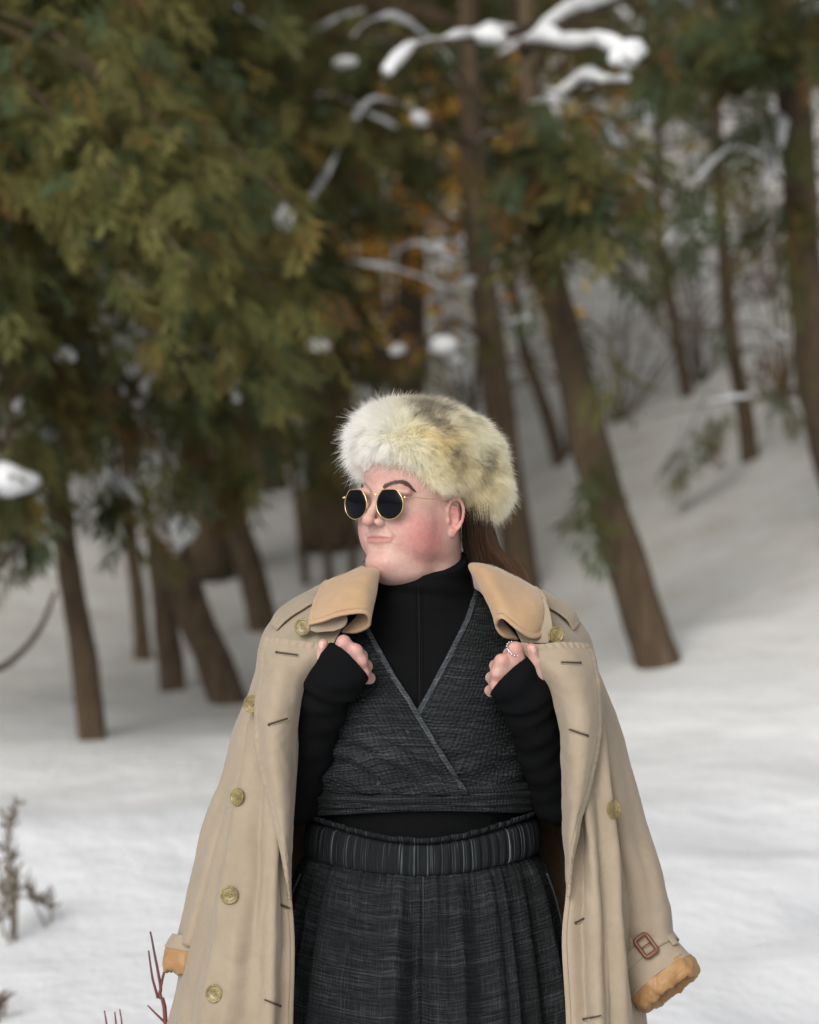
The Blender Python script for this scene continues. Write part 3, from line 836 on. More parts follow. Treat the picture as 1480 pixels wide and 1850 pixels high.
for side, off in (('R', .0125), ('L', .0215)):
    G = wrap_panel(side, off)
    grid_mesh('wrap_panel', G, M_gauze, wrap, .002)
    e = G[:, -1] if side == 'L' else G[:, 0]; e1 = G[:, -6] if side == 'L' else G[:, 5]
    e = catmull(e[::6], 90); e1 = catmull(e1[::6], 90)
    dir_ = (e1 - e); dir_ /= np.linalg.norm(dir_, axis=1, keepdims=True)
    nn = np.array([0, -1.0, 0])
    sec = [(0, .0000), (.0005, .0028), (.005, .0034), (.0095, .0026), (.0105, .0004)]
    H = np.stack([e + dir_ * a_ + nn * b_ + np.array([0, -1, 0]) * (.0006 * np.sin(np.arange(90) * .9) * (b_ > .001))[:, None] for a_, b_ in sec], 1)
    grid_mesh('edge_binding', H, M_gauze_edge, wrap, .0015)
# sash: three crumpled bands round the ribs
def band(py0, py1, off, seed, tilt=0.0, nu=260, nv=26, amp=.004, freq=2.0, mat=None, name='sash', thick=.002, bulge=.006, sag=0):
    th = np.linspace(math.radians(200), math.radians(-20), nu)
    G = np.zeros((nv, nu, 3))
    for i in range(nv):
        q = i / (nv - 1)
        px_off = np.cos(th)
        py = (py0 + (py1 - py0) * q) + tilt * px_off + sag * np.sin(th) ** 2
        z = zof(py); G[i] = torso_pt(th, z, off + bulge * math.sin(math.pi * q))
    p = G.reshape(-1, 3); nn = np.stack([(p[:, 0] - TC), (p[:, 1] - TY) * 1.3, 0 * p[:, 0]], 1); nn /= np.linalg.norm(nn, axis=1, keepdims=True)
    f = amp * np.sin((np.repeat(np.linspace(0, 1, nv), nu)) * math.pi * 2 * freq + 4 * vnoise(p * np.array([1, 1, .2]), 6, seed)) + amp * .7 * vnoise(p * np.array([1, 1, 4]), 14, seed + 1)
    G = (p + nn * f[:, None]).reshape(nv, nu, 3)
    G[0, :, :] += nn.reshape(nv, nu, 3)[0] * -.006; G[-1] += nn.reshape(nv, nu, 3)[-1] * -.006
    return grid_mesh(name, G, mat or M_gauze, wrap, thick)
band(1418, 1445, .013, 31, tilt=3, freq=1.0, amp=.0025, sag=0)
band(1440, 1464, .017, 33, tilt=-4, freq=1.2, amp=.003, sag=-8)
band(1458, 1484, .012, 35, tilt=-3, freq=1.5, amp=.003, sag=-20)

# ------------------------------------------------------------------ trousers
trousers = bpy.data.objects.new('trousers', None); COL.objects.link(trousers); trousers.parent = person; trousers.empty_display_size = .02
tag(trousers, 'dark gauze trousers with gathered waistband')
wb = N('waistband_gauze'); uvw = wb.coord('UV')
def st(sx, sy, lo, hi):
    mp = wb.new('ShaderNodeMapping'); wb.set(mp, 0, uvw); mp.inputs['Scale'].default_value = (sx, sy, 1); f = wb.noise(mp.outputs[0], 1.0, 2, .6, .15)
    x = wb.new('ShaderNodeMapRange'); wb.set(x, 0, f); x.inputs[1].default_value = lo; x.inputs[2].default_value = hi; return x.outputs[0], f
l1, lf1_ = st(380, 6, .55, .68); l2, lf2_ = st(11, 1, .42, .64)
wb.p('Base Color', wb.mix(wb.math('MULTIPLY', l1, wb.math('ADD', l2, .12), True), (.0105, .0122, .0135), (.145, .170, .185))).p('Roughness', .9).p('Specular IOR Level', .15)
wb.p('Normal', wb.bump(lf1_, .8, .006)); M_wb = wb.m
def trouser_ring(py, th, off):
    z = zof(py) if not isinstance(py, np.ndarray) else np.array([zof(q) for q in py]); return torso_pt(th, z, off)
nu = 520
th = np.linspace(0, 2 * math.pi, nu, endpoint=False)
rows = []
gath = lambda amp, fr, seed: amp * np.sin(fr * th + 2.2 * vnoise(np.stack([np.cos(th), np.sin(th), 0 * th], 1), 3, seed))
dip = lambda th: 34 * np.exp(-((th - math.pi / 2) / .75) ** 2)            # waist dips at the centre front
for py, of, ga in ((1478, .020, .0030), (1486, .018, .0026), (1494, .006, .0012), (1500, .016, .0020), (1520, .020, .0022), (1545, .020, .0022), (1558, .016, .0020), (1563, .009, .0014)):
    fr_ = np.full(nu, 1.0)
    ruffle = 3.5 * vnoise(np.stack([np.cos(th), np.sin(th), 0 * th], 1), 22, 8) if py < 1490 else 0
    pyv = py + dip(th) * (.35 + .65 * np.clip((1600 - py) / 120, 0, 1)) + ruffle - 4 * np.cos(th) * (py < 1570)
    z = ZC + (925 - pyv) / 1000 * .975
    rows.append(torso_pt(th, z, of + gath(ga, 70, 3)))
G = np.array(rows); G = np.stack([catmull(G[:, j], 40) for j in range(nu)], 1)
grid_mesh('waistband', G, M_wb, trousers, .002, closed=True)
# legs of the trousers: one wide skirt-like front that splits below the crotch
rows = []
zl = [1556, 1566, 1580, 1620, 1680, 1760, 1850, 1930]
folds = 8.0 * 0
def fold(th, k):      # vertical folds that deepen downwards
    q = np.stack([np.cos(th), np.sin(th), 0 * th], 1)
    f = .40 * (1 - 2 * np.abs(np.sin(15 * th + 3 * vnoise(q, 2.5, 41)))) + .50 * (1 - 2 * np.abs(np.sin(7 * th + 2.5 * vnoise(q, 2, 42)))) + .45 * vnoise(q, 6, 43)
    return f * k
for py, of, k in zip(zl, (.006, .014, .020, .026, .030, .036, .042, .046), (.0008, .0045, .0090, .0135, .0165, .0190, .0205, .021)):
    pyv = py + dip(th) * (.35 + .65 * np.clip((1600 - py) / 120, 0, 1)) * np.clip((1750 - py) / 150, 0, 1)
    z = ZC + (925 - pyv) / 1000 * .975
    centre = -.036 * np.exp(-((th - math.radians(91)) / .095) ** 2) * np.clip((py - 1600) / 160, 0, 1)
    fine = .0018 * np.sin(95 * th + 2 * vnoise(np.stack([np.cos(th), np.sin(th), 0 * th], 1), 5, 45)) * np.clip((1700 - py) / 120, 0, 1)
    rows.append(torso_pt(th, z, of + fold(th, k) + centre + fine))
G = np.array(rows); G = np.stack([catmull(G[:, j], 90) for j in range(nu)], 1)
grid_mesh('trouser_hips', G, M_gauze_t, trousers, .002, closed=True)
seam = catmull(np.array([cast_ for cast_ in [G[i, int(nu * .2515)] + np.array([0, -.0015, 0]) for i in range(4, 60, 4)]]), 50)
Vt, Ft = tube(seam, np.linspace(.0022, .0004, 50), 6); link('front_seam', mesh_np('front_seam', Vt, Ft), trousers, M_gauze_edge)
for a0, a1 in ((20, 24), (158, 155)):
    pk = np.array([torso_pt(np.array(math.radians(a0 + (a1 - a0) * q + 14 * math.sin(q * 1.57) * (-1 if a0 > 90 else 1) * -1)), np.array(zof(1590 + 130 * q)), .036 + .003 * q) for q in np.linspace(0, 1, 10)])
    Vt, Ft = tube(catmull(pk, 30), .0020, 6); link('pocket_edge', mesh_np('pocket_edge', Vt, Ft), trousers, M_gauze_edge)
for s in (-1, 1):     # lower legs, out of the picture
    cx = TC + s * .125; rows = []
    for z in np.linspace(.60, .10, 14):
        t2 = np.linspace(0, 2 * math.pi, 90, endpoint=False); r = .128 + .012 * np.sin(9 * t2 + s) + .02 * (.6 - z)
        rows.append(np.stack([cx + r * np.cos(t2) * .93, TY - .005 + r * np.sin(t2) * 1.05, np.full(90, z)], 1))
    grid_mesh('trouser_leg', np.array(rows), M_gauze_t, trousers, .002, closed=True)
for s in (-1, 1):
    bo = Field(axis(-.25, .30, .006), axis(-.26, .20, .006), axis(-.01, .30, .006)); cx = TC + s * .125
    bo.cap((cx, .05, .05), (cx, .05, .26), .052, .058, .02); bo.ell((cx + s * .01, -.04, .045), (.050, .145, .045), .03); bo.ell((cx + s * .01, -.02, .018), (.053, .15, .018), .005)
    bo.F = np.maximum(bo.F, -(bo.coords((slice(None),) * 3)[2] - .0) + 0 * bo.F)
    v_, f_ = bo.mesh(); link('boot', mesh_np('boot', v_, f_), person, M_boot)
# ------------------------------------------------------------------ trench coat, worn over the shoulders with empty sleeves
coat = bpy.data.objects.new('trench_coat', None); COL.objects.link(coat); coat.parent = person; coat.empty_display_size = .02
tag(coat, 'beige trench coat draped over the shoulders with empty hanging sleeves')
def R(*k): return np.array([P(*q) for q in k])
# each row runs: left front edge -> left side -> back -> right side -> right front edge
rows = [
 R((640,1062,-.075),(610,1062,-.040),(600,1052,.00),(612,1040,.06),(660,1030,.11),(765,1022,.13),(870,1030,.11),(935,1044,.06),(948,1055,.00),(938,1066,-.04),(905,1072,-.075)),
 R((628,1110,-.135),(585,1095,-.095),(545,1086,-.03),(548,1078,.06),(620,1065,.135),(765,1058,.16),(905,1062,.135),(985,1078,.06),(990,1086,-.03),(962,1100,-.095),(922,1115,-.135)),
 R((598,1170,-.172),(545,1145,-.150),(492,1140,-.06),(490,1140,.07),(590,1140,.165),(765,1135,.19),(935,1140,.165),(1046,1138,.07),(1046,1140,-.06),(1005,1150,-.150),(950,1172,-.172)),
 R((560,1215,-.175),(515,1215,-.185),(474,1215,-.09),(472,1215,.08),(575,1215,.18),(765,1215,.205),(950,1215,.18),(1064,1215,.08),(1064,1215,-.09),(1035,1215,-.185),(990,1215,-.175)),
 R((541,1300,-.150),(500,1300,-.190),(457,1300,-.11),(457,1300,.08),(560,1300,.19),(765,1300,.215),(960,1300,.19),(1084,1300,.08),(1084,1300,-.11),(1055,1300,-.190),(1014,1300,-.150)),
 R((534,1400,-.145),(490,1400,-.195),(435,1400,-.12),(437,1400,.08),(545,1400,.20),(765,1400,.225),(970,1400,.20),(1102,1400,.08),(1102,1400,-.12),(1066,1400,-.190),(1018,1400,-.150)),
 R((527,1500,-.160),(482,1500,-.205),(413,1500,-.13),(415,1500,.08),(530,1500,.21),(765,1500,.235),(980,1500,.21),(1116,1500,.08),(1114,1500,-.13),(1076,1500,-.195),(1020,1500,-.160)),
 R((525,1600,-.185),(475,1600,-.215),(389,1600,-.14),(389,1600,.08),(515,1600,.22),(765,1600,.245),(990,1600,.22),(1122,1600,.08),(1120,1600,-.14),(1080,1600,-.200),(1024,1600,-.180)),
 R((531,1700,-.190),(470,1700,-.220),(371,1700,-.15),(367,1700,.08),(505,1700,.225),(765,1700,.25),(1000,1700,.225),(1126,1700,.08),(1124,1700,-.15),(1084,1700,-.205),(1016,1700,-.185)),
 R((528,1850,-.190),(460,1850,-.225),(341,1850,-.15),(337,1850,.08),(495,1850,.23),(765,1850,.255),(1010,1850,.23),(1140,1850,.08),(1140,1850,-.15),(1090,1850,-.215),(1024,1850,-.190)),
 R((526,2050,-.190),(440,2050,-.230),(305,2050,-.15),(300,2050,.08),(480,2050,.24),(765,2050,.265),(1020,2050,.24),(1175,2050,.08),(1170,2050,-.15),(1100,2050,-.220),(1026,2050,-.190)),
]
G = loft(rows, 240, 200)
nv, nu = G.shape[:2]
nn = grid_normals(G); p = G.reshape(-1, 3)
vq = np.repeat(np.linspace(0, 1, nv), nu); uq = np.tile(np.linspace(0, 1, nu), nv)
deep = np.clip((vq - .22) / .3, 0, 1)
f = deep * (.0120 * np.sin(uq * 2 * math.pi * 12 + 2.5 * vnoise(np.stack([uq * 3, vq * 1.2, 0 * uq], 1), 2, 51) + 1.6) + .0022 * np.sin(uq * 2 * math.pi * 31 + 3 * vnoise(np.stack([uq * 3, vq * 2, 0 * uq], 1), 3, 52)))
f += .005 * vnoise(p * np.array([1, 1, .35]), 11, 53) * np.clip((vq - .03) / .1, 0, 1)
f += (.010 * (.35 - np.abs(vnoise(p * np.array([1, 1, .22]), 10, 57, 2))) + .005 * (.3 - np.abs(vnoise(p * np.array([1.2, 1, .6]) + p[:, [2, 0, 1]] * .5, 15, 58, 2)))) * np.clip((vq - .02) / .15, 0, 1)
edge = np.clip(np.minimum(uq, 1 - uq) / .03, 0.15, 1)
sgn = -np.sign(nn[nv // 2, nu // 8, 1])
G = (p + nn.reshape(-1, 3) * (f * edge * sgn)[:, None]).reshape(nv, nu, 3)
coat_body = grid_mesh('coat_body', G, M_coat, coat, .0035, flip=sgn < 0, inner=M_lining)
COATG = G

def stitched(G, du=.05):
    """press a stitched groove a finger's width inside three free edges, with puckers between it and the edge"""
    nv, nu = G.shape[:2]; n = grid_normals(G); n *= -np.sign(n[nv // 2, nu // 2, 1])
    return n
# lapels: the turned-back front facing, lying on the coat front
def lapel(rows, name, seed, free_u0=True):
    G = loft(rows, 70, 120); nv, nu = G.shape[:2]
    n = grid_normals(G); n *= -np.sign(n[nv // 2, nu // 2, 1])
    p = G.reshape(-1, 3)
    lu = np.concatenate([np.zeros((nv, 1)), np.cumsum(np.linalg.norm(np.diff(G, axis=1), axis=2), 1)], 1)
    lv = np.concatenate([np.zeros((1, nu)), np.cumsum(np.linalg.norm(np.diff(G, axis=0), axis=2), 0)], 0)
    d = lu if free_u0 else lu[:, -1:] - lu          # distance to the outer free edge
    dt = lv
    dd = np.minimum(d, dt)
    groove = -.0016 * np.exp(-((dd - .012) / .0016) ** 2)
    s_ = np.where(d < dt, lv, lu)
    puck = .0011 * np.sin(s_ * 2 * math.pi / .0135 + 2 * vnoise(p, 40, seed).reshape(nv, nu)) * np.exp(-((dd - .007) / .006) ** 2)
    f = groove + puck + .0030 * vnoise(p, 16, seed + 1).reshape(nv, nu) + .0045 * (.3 - np.abs(vnoise(p + p[:, [2, 0, 1]] * .6, 12, seed + 5, 2))).reshape(nv, nu) + .0014 * vnoise(p, 45, seed + 2).reshape(nv, nu)
    G = G + n * f[..., None]
    return grid_mesh(name, G, M_coat, coat, .0035)
lap_L = lapel([
 R((481,1151,-.165),(515,1153,-.200),(560,1160,-.205),(598,1164,-.200)),
 R((473,1185,-.175),(505,1185,-.215),(545,1190,-.220),(577,1192,-.208)),
 R((467,1240,-.185),(497,1240,-.228),(528,1240,-.222),(548,1240,-.196)),
 R((460,1310,-.195),(490,1310,-.236),(520,1310,-.222),(538,1310,-.182)),
 R((466,1370,-.205),(493,1370,-.238),(518,1370,-.222),(534,1370,-.176)),
 R((482,1430,-.218),(502,1430,-.238),(520,1430,-.222),(531,1430,-.174)),
 R((498,1500,-.226),(510,1500,-.236),(520,1500,-.222),(528,1500,-.182)),
 R((513,1570,-.226),(518,1570,-.230),(522,1570,-.222),(526,1570,-.198)),
 R((523,1625,-.216),(524,1625,-.216),(525,1625,-.213),(527,1625,-.206))], 'lapel', 61, True)
lap_R = lapel([
 R((932,1160,-.205),(975,1164,-.210),(1020,1161,-.200),(1064,1164,-.165)),
 R((955,1190,-.210),(995,1190,-.222),(1035,1190,-.214),(1074,1188,-.170)),
 R((993,1240,-.200),(1020,1240,-.226),(1052,1240,-.224),(1083,1240,-.180)),
 R((1012,1310,-.185),(1032,1310,-.224),(1060,1310,-.230),(1086,1310,-.190)),
 R((1017,1370,-.178),(1034,1370,-.222),(1056,1370,-.230),(1078,1370,-.200)),
 R((1018,1430,-.176),(1032,1430,-.220),(1048,1430,-.230),(1064,1430,-.210)),
 R((1019,1500,-.182),(1028,1500,-.218),(1037,1500,-.228),(1046,1500,-.218)),
 R((1023,1570,-.194),(1027,1570,-.214),(1031,1570,-.220),(1035,1570,-.216)),
 R((1026,1620,-.200),(1027,1620,-.206),(1028,1620,-.208),(1029,1620,-.206))], 'lapel', 71, False)
# yoke flaps at the shoulders and epaulettes
def strap(rows, name, mat, thick=.004, nu=24, nv=60, seed=3, amp=.0015):
    G = loft(rows, nu, nv); n = grid_normals(G); n *= -np.sign(n[nv // 2, nu // 2, 1] + 1e-9)
    G = G + n * (amp * vnoise(G.reshape(-1, 3), 25, seed)).reshape(nv, nu, 1)
    return grid_mesh(name, G, mat, coat, thick)
strap([R((604,1072,-.062),(592,1066,-.020),(596,1058,.020)), R((560,1092,-.085),(545,1080,-.030),(548,1073,.025)), R((520,1118,-.090),(505,1106,-.035),(506,1100,.025)), R((500,1138,-.088),(490,1128,-.040),(490,1124,.020))], 'epaulette', M_coat, seed=5)
strap([R((945,1078,-.062),(955,1066,-.020),(950,1058,.020)), R((985,1094,-.085),(995,1079,-.030),(992,1073,.025)), R((1022,1116,-.090),(1033,1102,-.035),(1031,1098,.025)), R((1036,1138,-.088),(1046,1126,-.040),(1046,1122,.020))], 'epaulette', M_coat, seed=6)
# under-collar tab ends that peep out below the wool collar
strap([R((572,1118,-.172),(620,1104,-.176)), R((556,1128,-.180),(628,1118,-.186)), R((556,1136,-.183),(622,1132,-.190)), R((572,1142,-.184),(604,1140,-.190))], 'collar_tab', M_coat, seed=8)
strap([R((960,1090,-.150),(985,1082,-.140)), R((965,1120,-.172),(994,1108,-.160)), R((960,1150,-.186),(998,1142,-.176)), R((955,1162,-.192),(990,1162,-.184))], 'collar_tab', M_coat, seed=9)
# wool collar: inside stand -> roll line -> outer fall, from the left front round the neck to the right front
sec = [
 R((618,1142,-.158),(644,1143,-.170),(668,1130,-.188),(660,1110,-.210),(622,1112,-.214),(585,1124,-.206),(558,1130,-.188)),
 R((648,1112,-.135),(662,1106,-.155),(673,1098,-.172),(658,1086,-.196),(622,1088,-.198),(588,1102,-.188),(562,1112,-.170)),
 R((650,1085,-.105),(670,1072,-.120),(680,1060,-.132),(662,1050,-.156),(630,1056,-.158),(596,1070,-.145),(572,1080,-.125)),
 R((652,1070,-.065),(674,1048,-.080),(684,1034,-.088),(664,1030,-.112),(634,1038,-.110),(606,1046,-.092),(586,1054,-.070)),
 R((664,1066,-.010),(678,1044,-.012),(680,1030,-.010),(656,1031,-.020),(628,1041,-.010),(608,1051,.000),(597,1059,.010)),
 R((694,1058,.060),(694,1034,.062),(688,1018,.066),(666,1022,.080),(642,1034,.092),(627,1048,.100),(622,1062,.104)),
 R((765,1046,.085),(765,1022,.090),(765,1002,.098),(765,1006,.122),(765,1022,.138),(765,1042,.148),(765,1058,.152)),
 R((845,1058,.060),(850,1034,.062),(866,1018,.065),(890,1022,.078),(910,1034,.092),(924,1048,.100),(930,1060,.104)),
 R((862,1064,-.010),(856,1038,-.012),(858,1022,-.010),(888,1026,-.020),(922,1040,-.010),(946,1052,.000),(960,1064,.010)),
 R((872,1072,-.065),(856,1040,-.080),(850,1022,-.086),(878,1024,-.112),(915,1040,-.110),(948,1054,-.090),(972,1066,-.066)),
 R((890,1095,-.110),(872,1068,-.120),(866,1050,-.126),(888,1052,-.156),(922,1066,-.158),(958,1072,-.140),(984,1080,-.115)),
 R((908,1124,-.140),(892,1104,-.155),(885,1088,-.164),(905,1090,-.194),(935,1104,-.198),(966,1104,-.180),(988,1106,-.152)),
 R((936,1156,-.160),(912,1151,-.176),(897,1130,-.188),(908,1118,-.212),(934,1138,-.217),(962,1154,-.202),(984,1147,-.172)),
]
G = loft(sec, 64, 220); nv, nu = G.shape[:2]
n = grid_normals(G)
lu = np.concatenate([np.zeros((nv, 1)), np.cumsum(np.linalg.norm(np.diff(G, axis=1), axis=2), 1)], 1)
d = lu[:, -1:] - lu
lv0 = np.concatenate([np.zeros((1, nu)), np.cumsum(np.linalg.norm(np.diff(G, axis=0), axis=2), 0)], 0); dv = np.minimum(lv0, lv0[-1:] - lv0)
dd = np.minimum(d, dv)
sg = -np.sign(n[20, 50, 1])
fall = (np.linspace(0, 1, nu) > .42)[None, :]
f = (-.0022 * np.exp(-((dd - .010) / .0022) ** 2) + .0016 * np.exp(-((dd - .004) / .004) ** 2)) * fall + .0025 * vnoise(G.reshape(-1, 3), 22, 77).reshape(nv, nu)
collar = grid_mesh('collar', G + n * (sg * f)[..., None], M_camel, coat, .005)
tag(collar, 'camel wool turn-down collar')
# lower edge of the wool roll where the collar end shows its thickness
# sleeves
def sleeve(path, rw, rd, ang, name='sleeve', seed=1, n=110, seg=72):
    C = catmull(np.array([P(*q) for q in path]), n); Tn = np.gradient(C, axis=0); Tn /= np.linalg.norm(Tn, axis=1, keepdims=True)
    w_ = np.interp(np.linspace(0, 1, n), np.linspace(0, 1, len(rw)), rw); d_ = np.interp(np.linspace(0, 1, n), np.linspace(0, 1, len(rd)), rd)
    an = np.interp(np.linspace(0, 1, n), np.linspace(0, 1, len(ang)), np.radians(ang))
    G = np.zeros((n, seg, 3)); t2 = np.linspace(0, 2 * math.pi, seg, endpoint=False)
    for i in range(n):
        yv = np.array([0, 1.0, 0]); s = np.cross(Tn[i], yv); s /= np.linalg.norm(s); q = np.cross(s, Tn[i])
        a_ = s * math.cos(an[i]) + q * math.sin(an[i]); b_ = -s * math.sin(an[i]) + q * math.cos(an[i])
        fo = 1 + .10 * np.sin(2 * t2 + 3 * i / n + seed) + .05 * np.sin(5 * t2 + 6 * i / n) * min(1, i / n * 2)
        G[i] = C[i] + (np.cos(t2) * w_[i] * fo)[:, None] * a_ + (np.sin(t2) * d_[i] * fo)[:, None] * b_
    pp = G.reshape(-1, 3); nrm_ = pp - np.repeat(C, seg, 0); nrm_ /= np.linalg.norm(nrm_, axis=1, keepdims=True)
    G = (pp + nrm_ * (.006 * vnoise(pp * np.array([1, 1, .5]), 14, seed + 80) + .010 * (.3 - np.abs(vnoise(pp * np.array([1, 1, .4]) + pp[:, [2, 0, 1]] * .25, 12, seed + 81, 2))))[:, None]).reshape(n, seg, 3)
    o = grid_mesh(name, G, M_coat, coat, .003, closed=True, inner=M_lining, flip=True)
    return G, C, Tn
GL, CL, TL = sleeve([(540,1165,-.01),(513,1205,-.01),(470,1300,.0),(438,1400,.005),(404,1500,.01),(379,1600,.01),(356,1702,.01)],
       (.016,.034,.036,.036,.036,.034,.034), (.04,.070,.075,.072,.070,.068,.066), (0,0,0,0,0,0,0), seed=2)
GR, CR, TR = sleeve([(1005,1165,-.01),(1036,1205,-.03),(1070,1300,-.045),(1100,1400,-.055),(1124,1500,-.06),(1150,1590,-.070),(1164,1650,-.076),(1178,1712,-.080)],
       (.016,.036,.040,.040,.042,.045,.046,.038), (.04,.070,.075,.072,.066,.054,.040,.030), (0,0,0,0,0,0,0,0), seed=5)
# turned-out cuffs
def cuff(cen, axis_, side, w, d, length, lin_len, seed, band=.016):
    axis_ = np.array(axis_, float); axis_ /= np.linalg.norm(axis_)
    side = np.array(side, float); side -= axis_ * np.dot(side, axis_); side /= np.linalg.norm(side); oth = np.cross(axis_, side)
    seg = 96; t2 = np.linspace(0, 2 * math.pi, seg, endpoint=False)
    def ring(s, kw, kd, wob=0.0, ph=0): 
        f = 1 + wob * (np.sin(7 * t2 + ph) * .5 + .7 * vnoise(np.stack([np.cos(t2) * 2, np.sin(t2) * 2, 0 * t2 + s * 60], 1), 2.2, seed))
        al = wob * .05 * vnoise(np.stack([np.cos(t2) * 2, np.sin(t2) * 2, 0 * t2 + 9], 1), 3, seed + 5)
        return cen + axis_ * (s + al[:, None]) + (np.cos(t2) * kw * f)[:, None] * side + (np.sin(t2) * kd * f)[:, None] * oth
    rows = [ring(-length, w * .84, d * .92), ring(-length * .6, w * .93, d * .97), ring(-band * .5, w, d), ring(0, w * 1.04, d * 1.04), ring(band * .1, w * 1.02, d * 1.02)]
    G = np.array(rows); G = np.stack([catmull(G[:, j], 26) for j in range(seg)], 1)
    grid_mesh('cuff', G, M_coat, coat, .003, closed=True)
    rows = [ring(-band * .3, w * 1.00, d * 1.00), ring(lin_len * .25, w * 1.05, d * 1.05, .05, 1), ring(lin_len * .7, w * 1.03, d * 1.03, .09, 2), ring(lin_len, w * .90, d * .90, .13, 2.4),
            ring(lin_len * .95, w * .74, d * .74, .15, 2.6), ring(lin_len * .4, w * .62, d * .62, .15, 3), ring(-length * .7, w * .52, d * .5, .1, 3)]
    G = np.array(rows); G = np.stack([catmull(G[:, j], 60) for j in range(seg)], 1)
    pp = G.reshape(-1, 3); nn_ = pp - (cen + axis_ * lin_len * .5); nn_ /= np.linalg.norm(nn_, axis=1, keepdims=True)
    G = (pp + nn_ * (.0024 * vnoise(pp, 30, seed + 2, 2) + .0006 * vnoise(pp, 80, seed + 3, 1))[:, None]).reshape(G.shape)
    grid_mesh('cuff_lining', G, M_satin, coat, .0015, closed=True)
    return ring
axR = P(1232, 1790, -.09) - P(1168, 1722, -.075)
ringR = cuff(P(1194, 1766, -.088), (.56, -.38, -.74), (.80, .05, .60), .064, .050, .080, .032, 3)
ringL = cuff(P(348, 1718, .010), (-.18, -.16, -1.0), (1, 0, -.1), .048, .062, .024, .042, 6, band=.010)
# strap, loop and buckle on the right cuff
def bandring(ring, s0, s1, k, t_a, t_b, name, mat, thick=.004, w=.064, d=.050, n=80):
    def pt(s, t): 
        r = ring(s, w * k, d * k); t = (t % (2 * math.pi)) / (2 * math.pi) * len(r); i = int(t) % len(r); f_ = t - int(t)
        return r[i] * (1 - f_) + r[(i + 1) % len(r)] * f_
    G = np.array([[pt(s, t) for t in np.linspace(t_a, t_b, n)] for s in np.linspace(s0, s1, 5)])
    return grid_mesh(name, G, mat, coat, thick), pt
_, ptR = bandring(ringR, -.062, -.036, 1.02, 0, 2 * math.pi, 'cuff_strap', M_coat)
# ------------------------------------------------------------------ buttons, buttonholes, buckle, jewellery
bpy.context.view_layer.update()
coat_bvh = bvh_of(coat_body); lapL_bvh = bvh_of(lap_L); lapR_bvh = bvh_of(lap_R)
def lathe(prof, seg=40):
    V, F = [], []
    for r, z in prof:
        for j in range(seg):
            a_ = 2 * math.pi * j / seg; V.append((r * math.cos(a_), r * math.sin(a_), z))
    n = len(prof)
    for i in range(n - 1):
        for j in range(seg):
            k = (j + 1) % seg; F.append((i * seg + j, i * seg + k, (i + 1) * seg + k, (i + 1) * seg + j))
    F.append(tuple(range(seg))[::-1]); F.append(tuple((n - 1) * seg + j for j in range(seg)))
    return np.array(V), F
mb = MB()
V1, F1 = lathe([(.0135, -.001), (.0155, .0004), (.0160, .0020), (.0154, .0036), (.0140, .0040), (.0126, .0034), (.0118, .0024), (.0100, .0021), (.0096, .0024), (.0088, .0021), (.001, .0019)])
mb.add(V1, F1)
button_me = mb.mesh('button'); button_me.materials.append(M_button); button_me.materials.append(M_slit); button_me.materials.append(M_thread)
bm = bmesh.new(); bm.from_mesh(button_me)
for sx, sy in ((-1, -1), (1, -1), (1, 1), (-1, 1)):
    r = bmesh.ops.create_uvsphere(bm, u_segments=8, v_segments=5, radius=.0013, matrix=Matrix.Translation((sx * .0024, sy * .0024, .0019)) @ Matrix.Diagonal((1, 1, .4, 1)))
    for v in r['verts']:
        for f in v.link_faces: f.material_index = 1; f.smooth = True
for sx in (-1, 1):
    r = bmesh.ops.create_cube(bm, size=1, matrix=Matrix.Translation((sx * .0024, 0, .0024)) @ Matrix.Diagonal((.0009, .0048, .0008, 1)))
    for v in r['verts']:
        for f in v.link_faces: f.material_index = 2
bm.to_mesh(button_me); bm.free()
def face_matrix(p, n, up=(0, 0, 1), spin=0.0):
    n = Vector(n).normalized(); u = Vector(up); x = u.cross(n).normalized(); y = n.cross(x)
    M_ = Matrix((x, y, n)).transposed().to_4x4(); M_.translation = Vector(p); return M_ @ Matrix.Rotation(spin, 4, 'Z')
def put_button(px, py, tree=None, p=None, n=None, sc=1.0, tilt=.0):
    if p is None: p, n = cast(tree, px, py)
    n = np.array(n) * .75 + np.array([tilt, -1, .05]) * .45; n /= np.linalg.norm(n)
    o = link('button', button_me, coat); o.matrix_world = face_matrix(p + n * .0015, n, spin=px * .37) @ Matrix.Scale(sc, 4); return o
for px, py, tilt in ((431, 1440, -.5), (415, 1617, -.2), (388, 1795, -.1), (1107, 1462, .6)):
    put_button(px, py, coat_bvh, tilt=tilt)
put_button(456, 1272, None, P(456, 1272, -.176), (-.75, -1, .05), 1.0)
put_button(548, 1133, None, P(548, 1133, -.178), (-.45, -1, .1), .95)
put_button(1004, 1147, None, P(1004, 1147, -.180), (.35, -1, .1), .9)

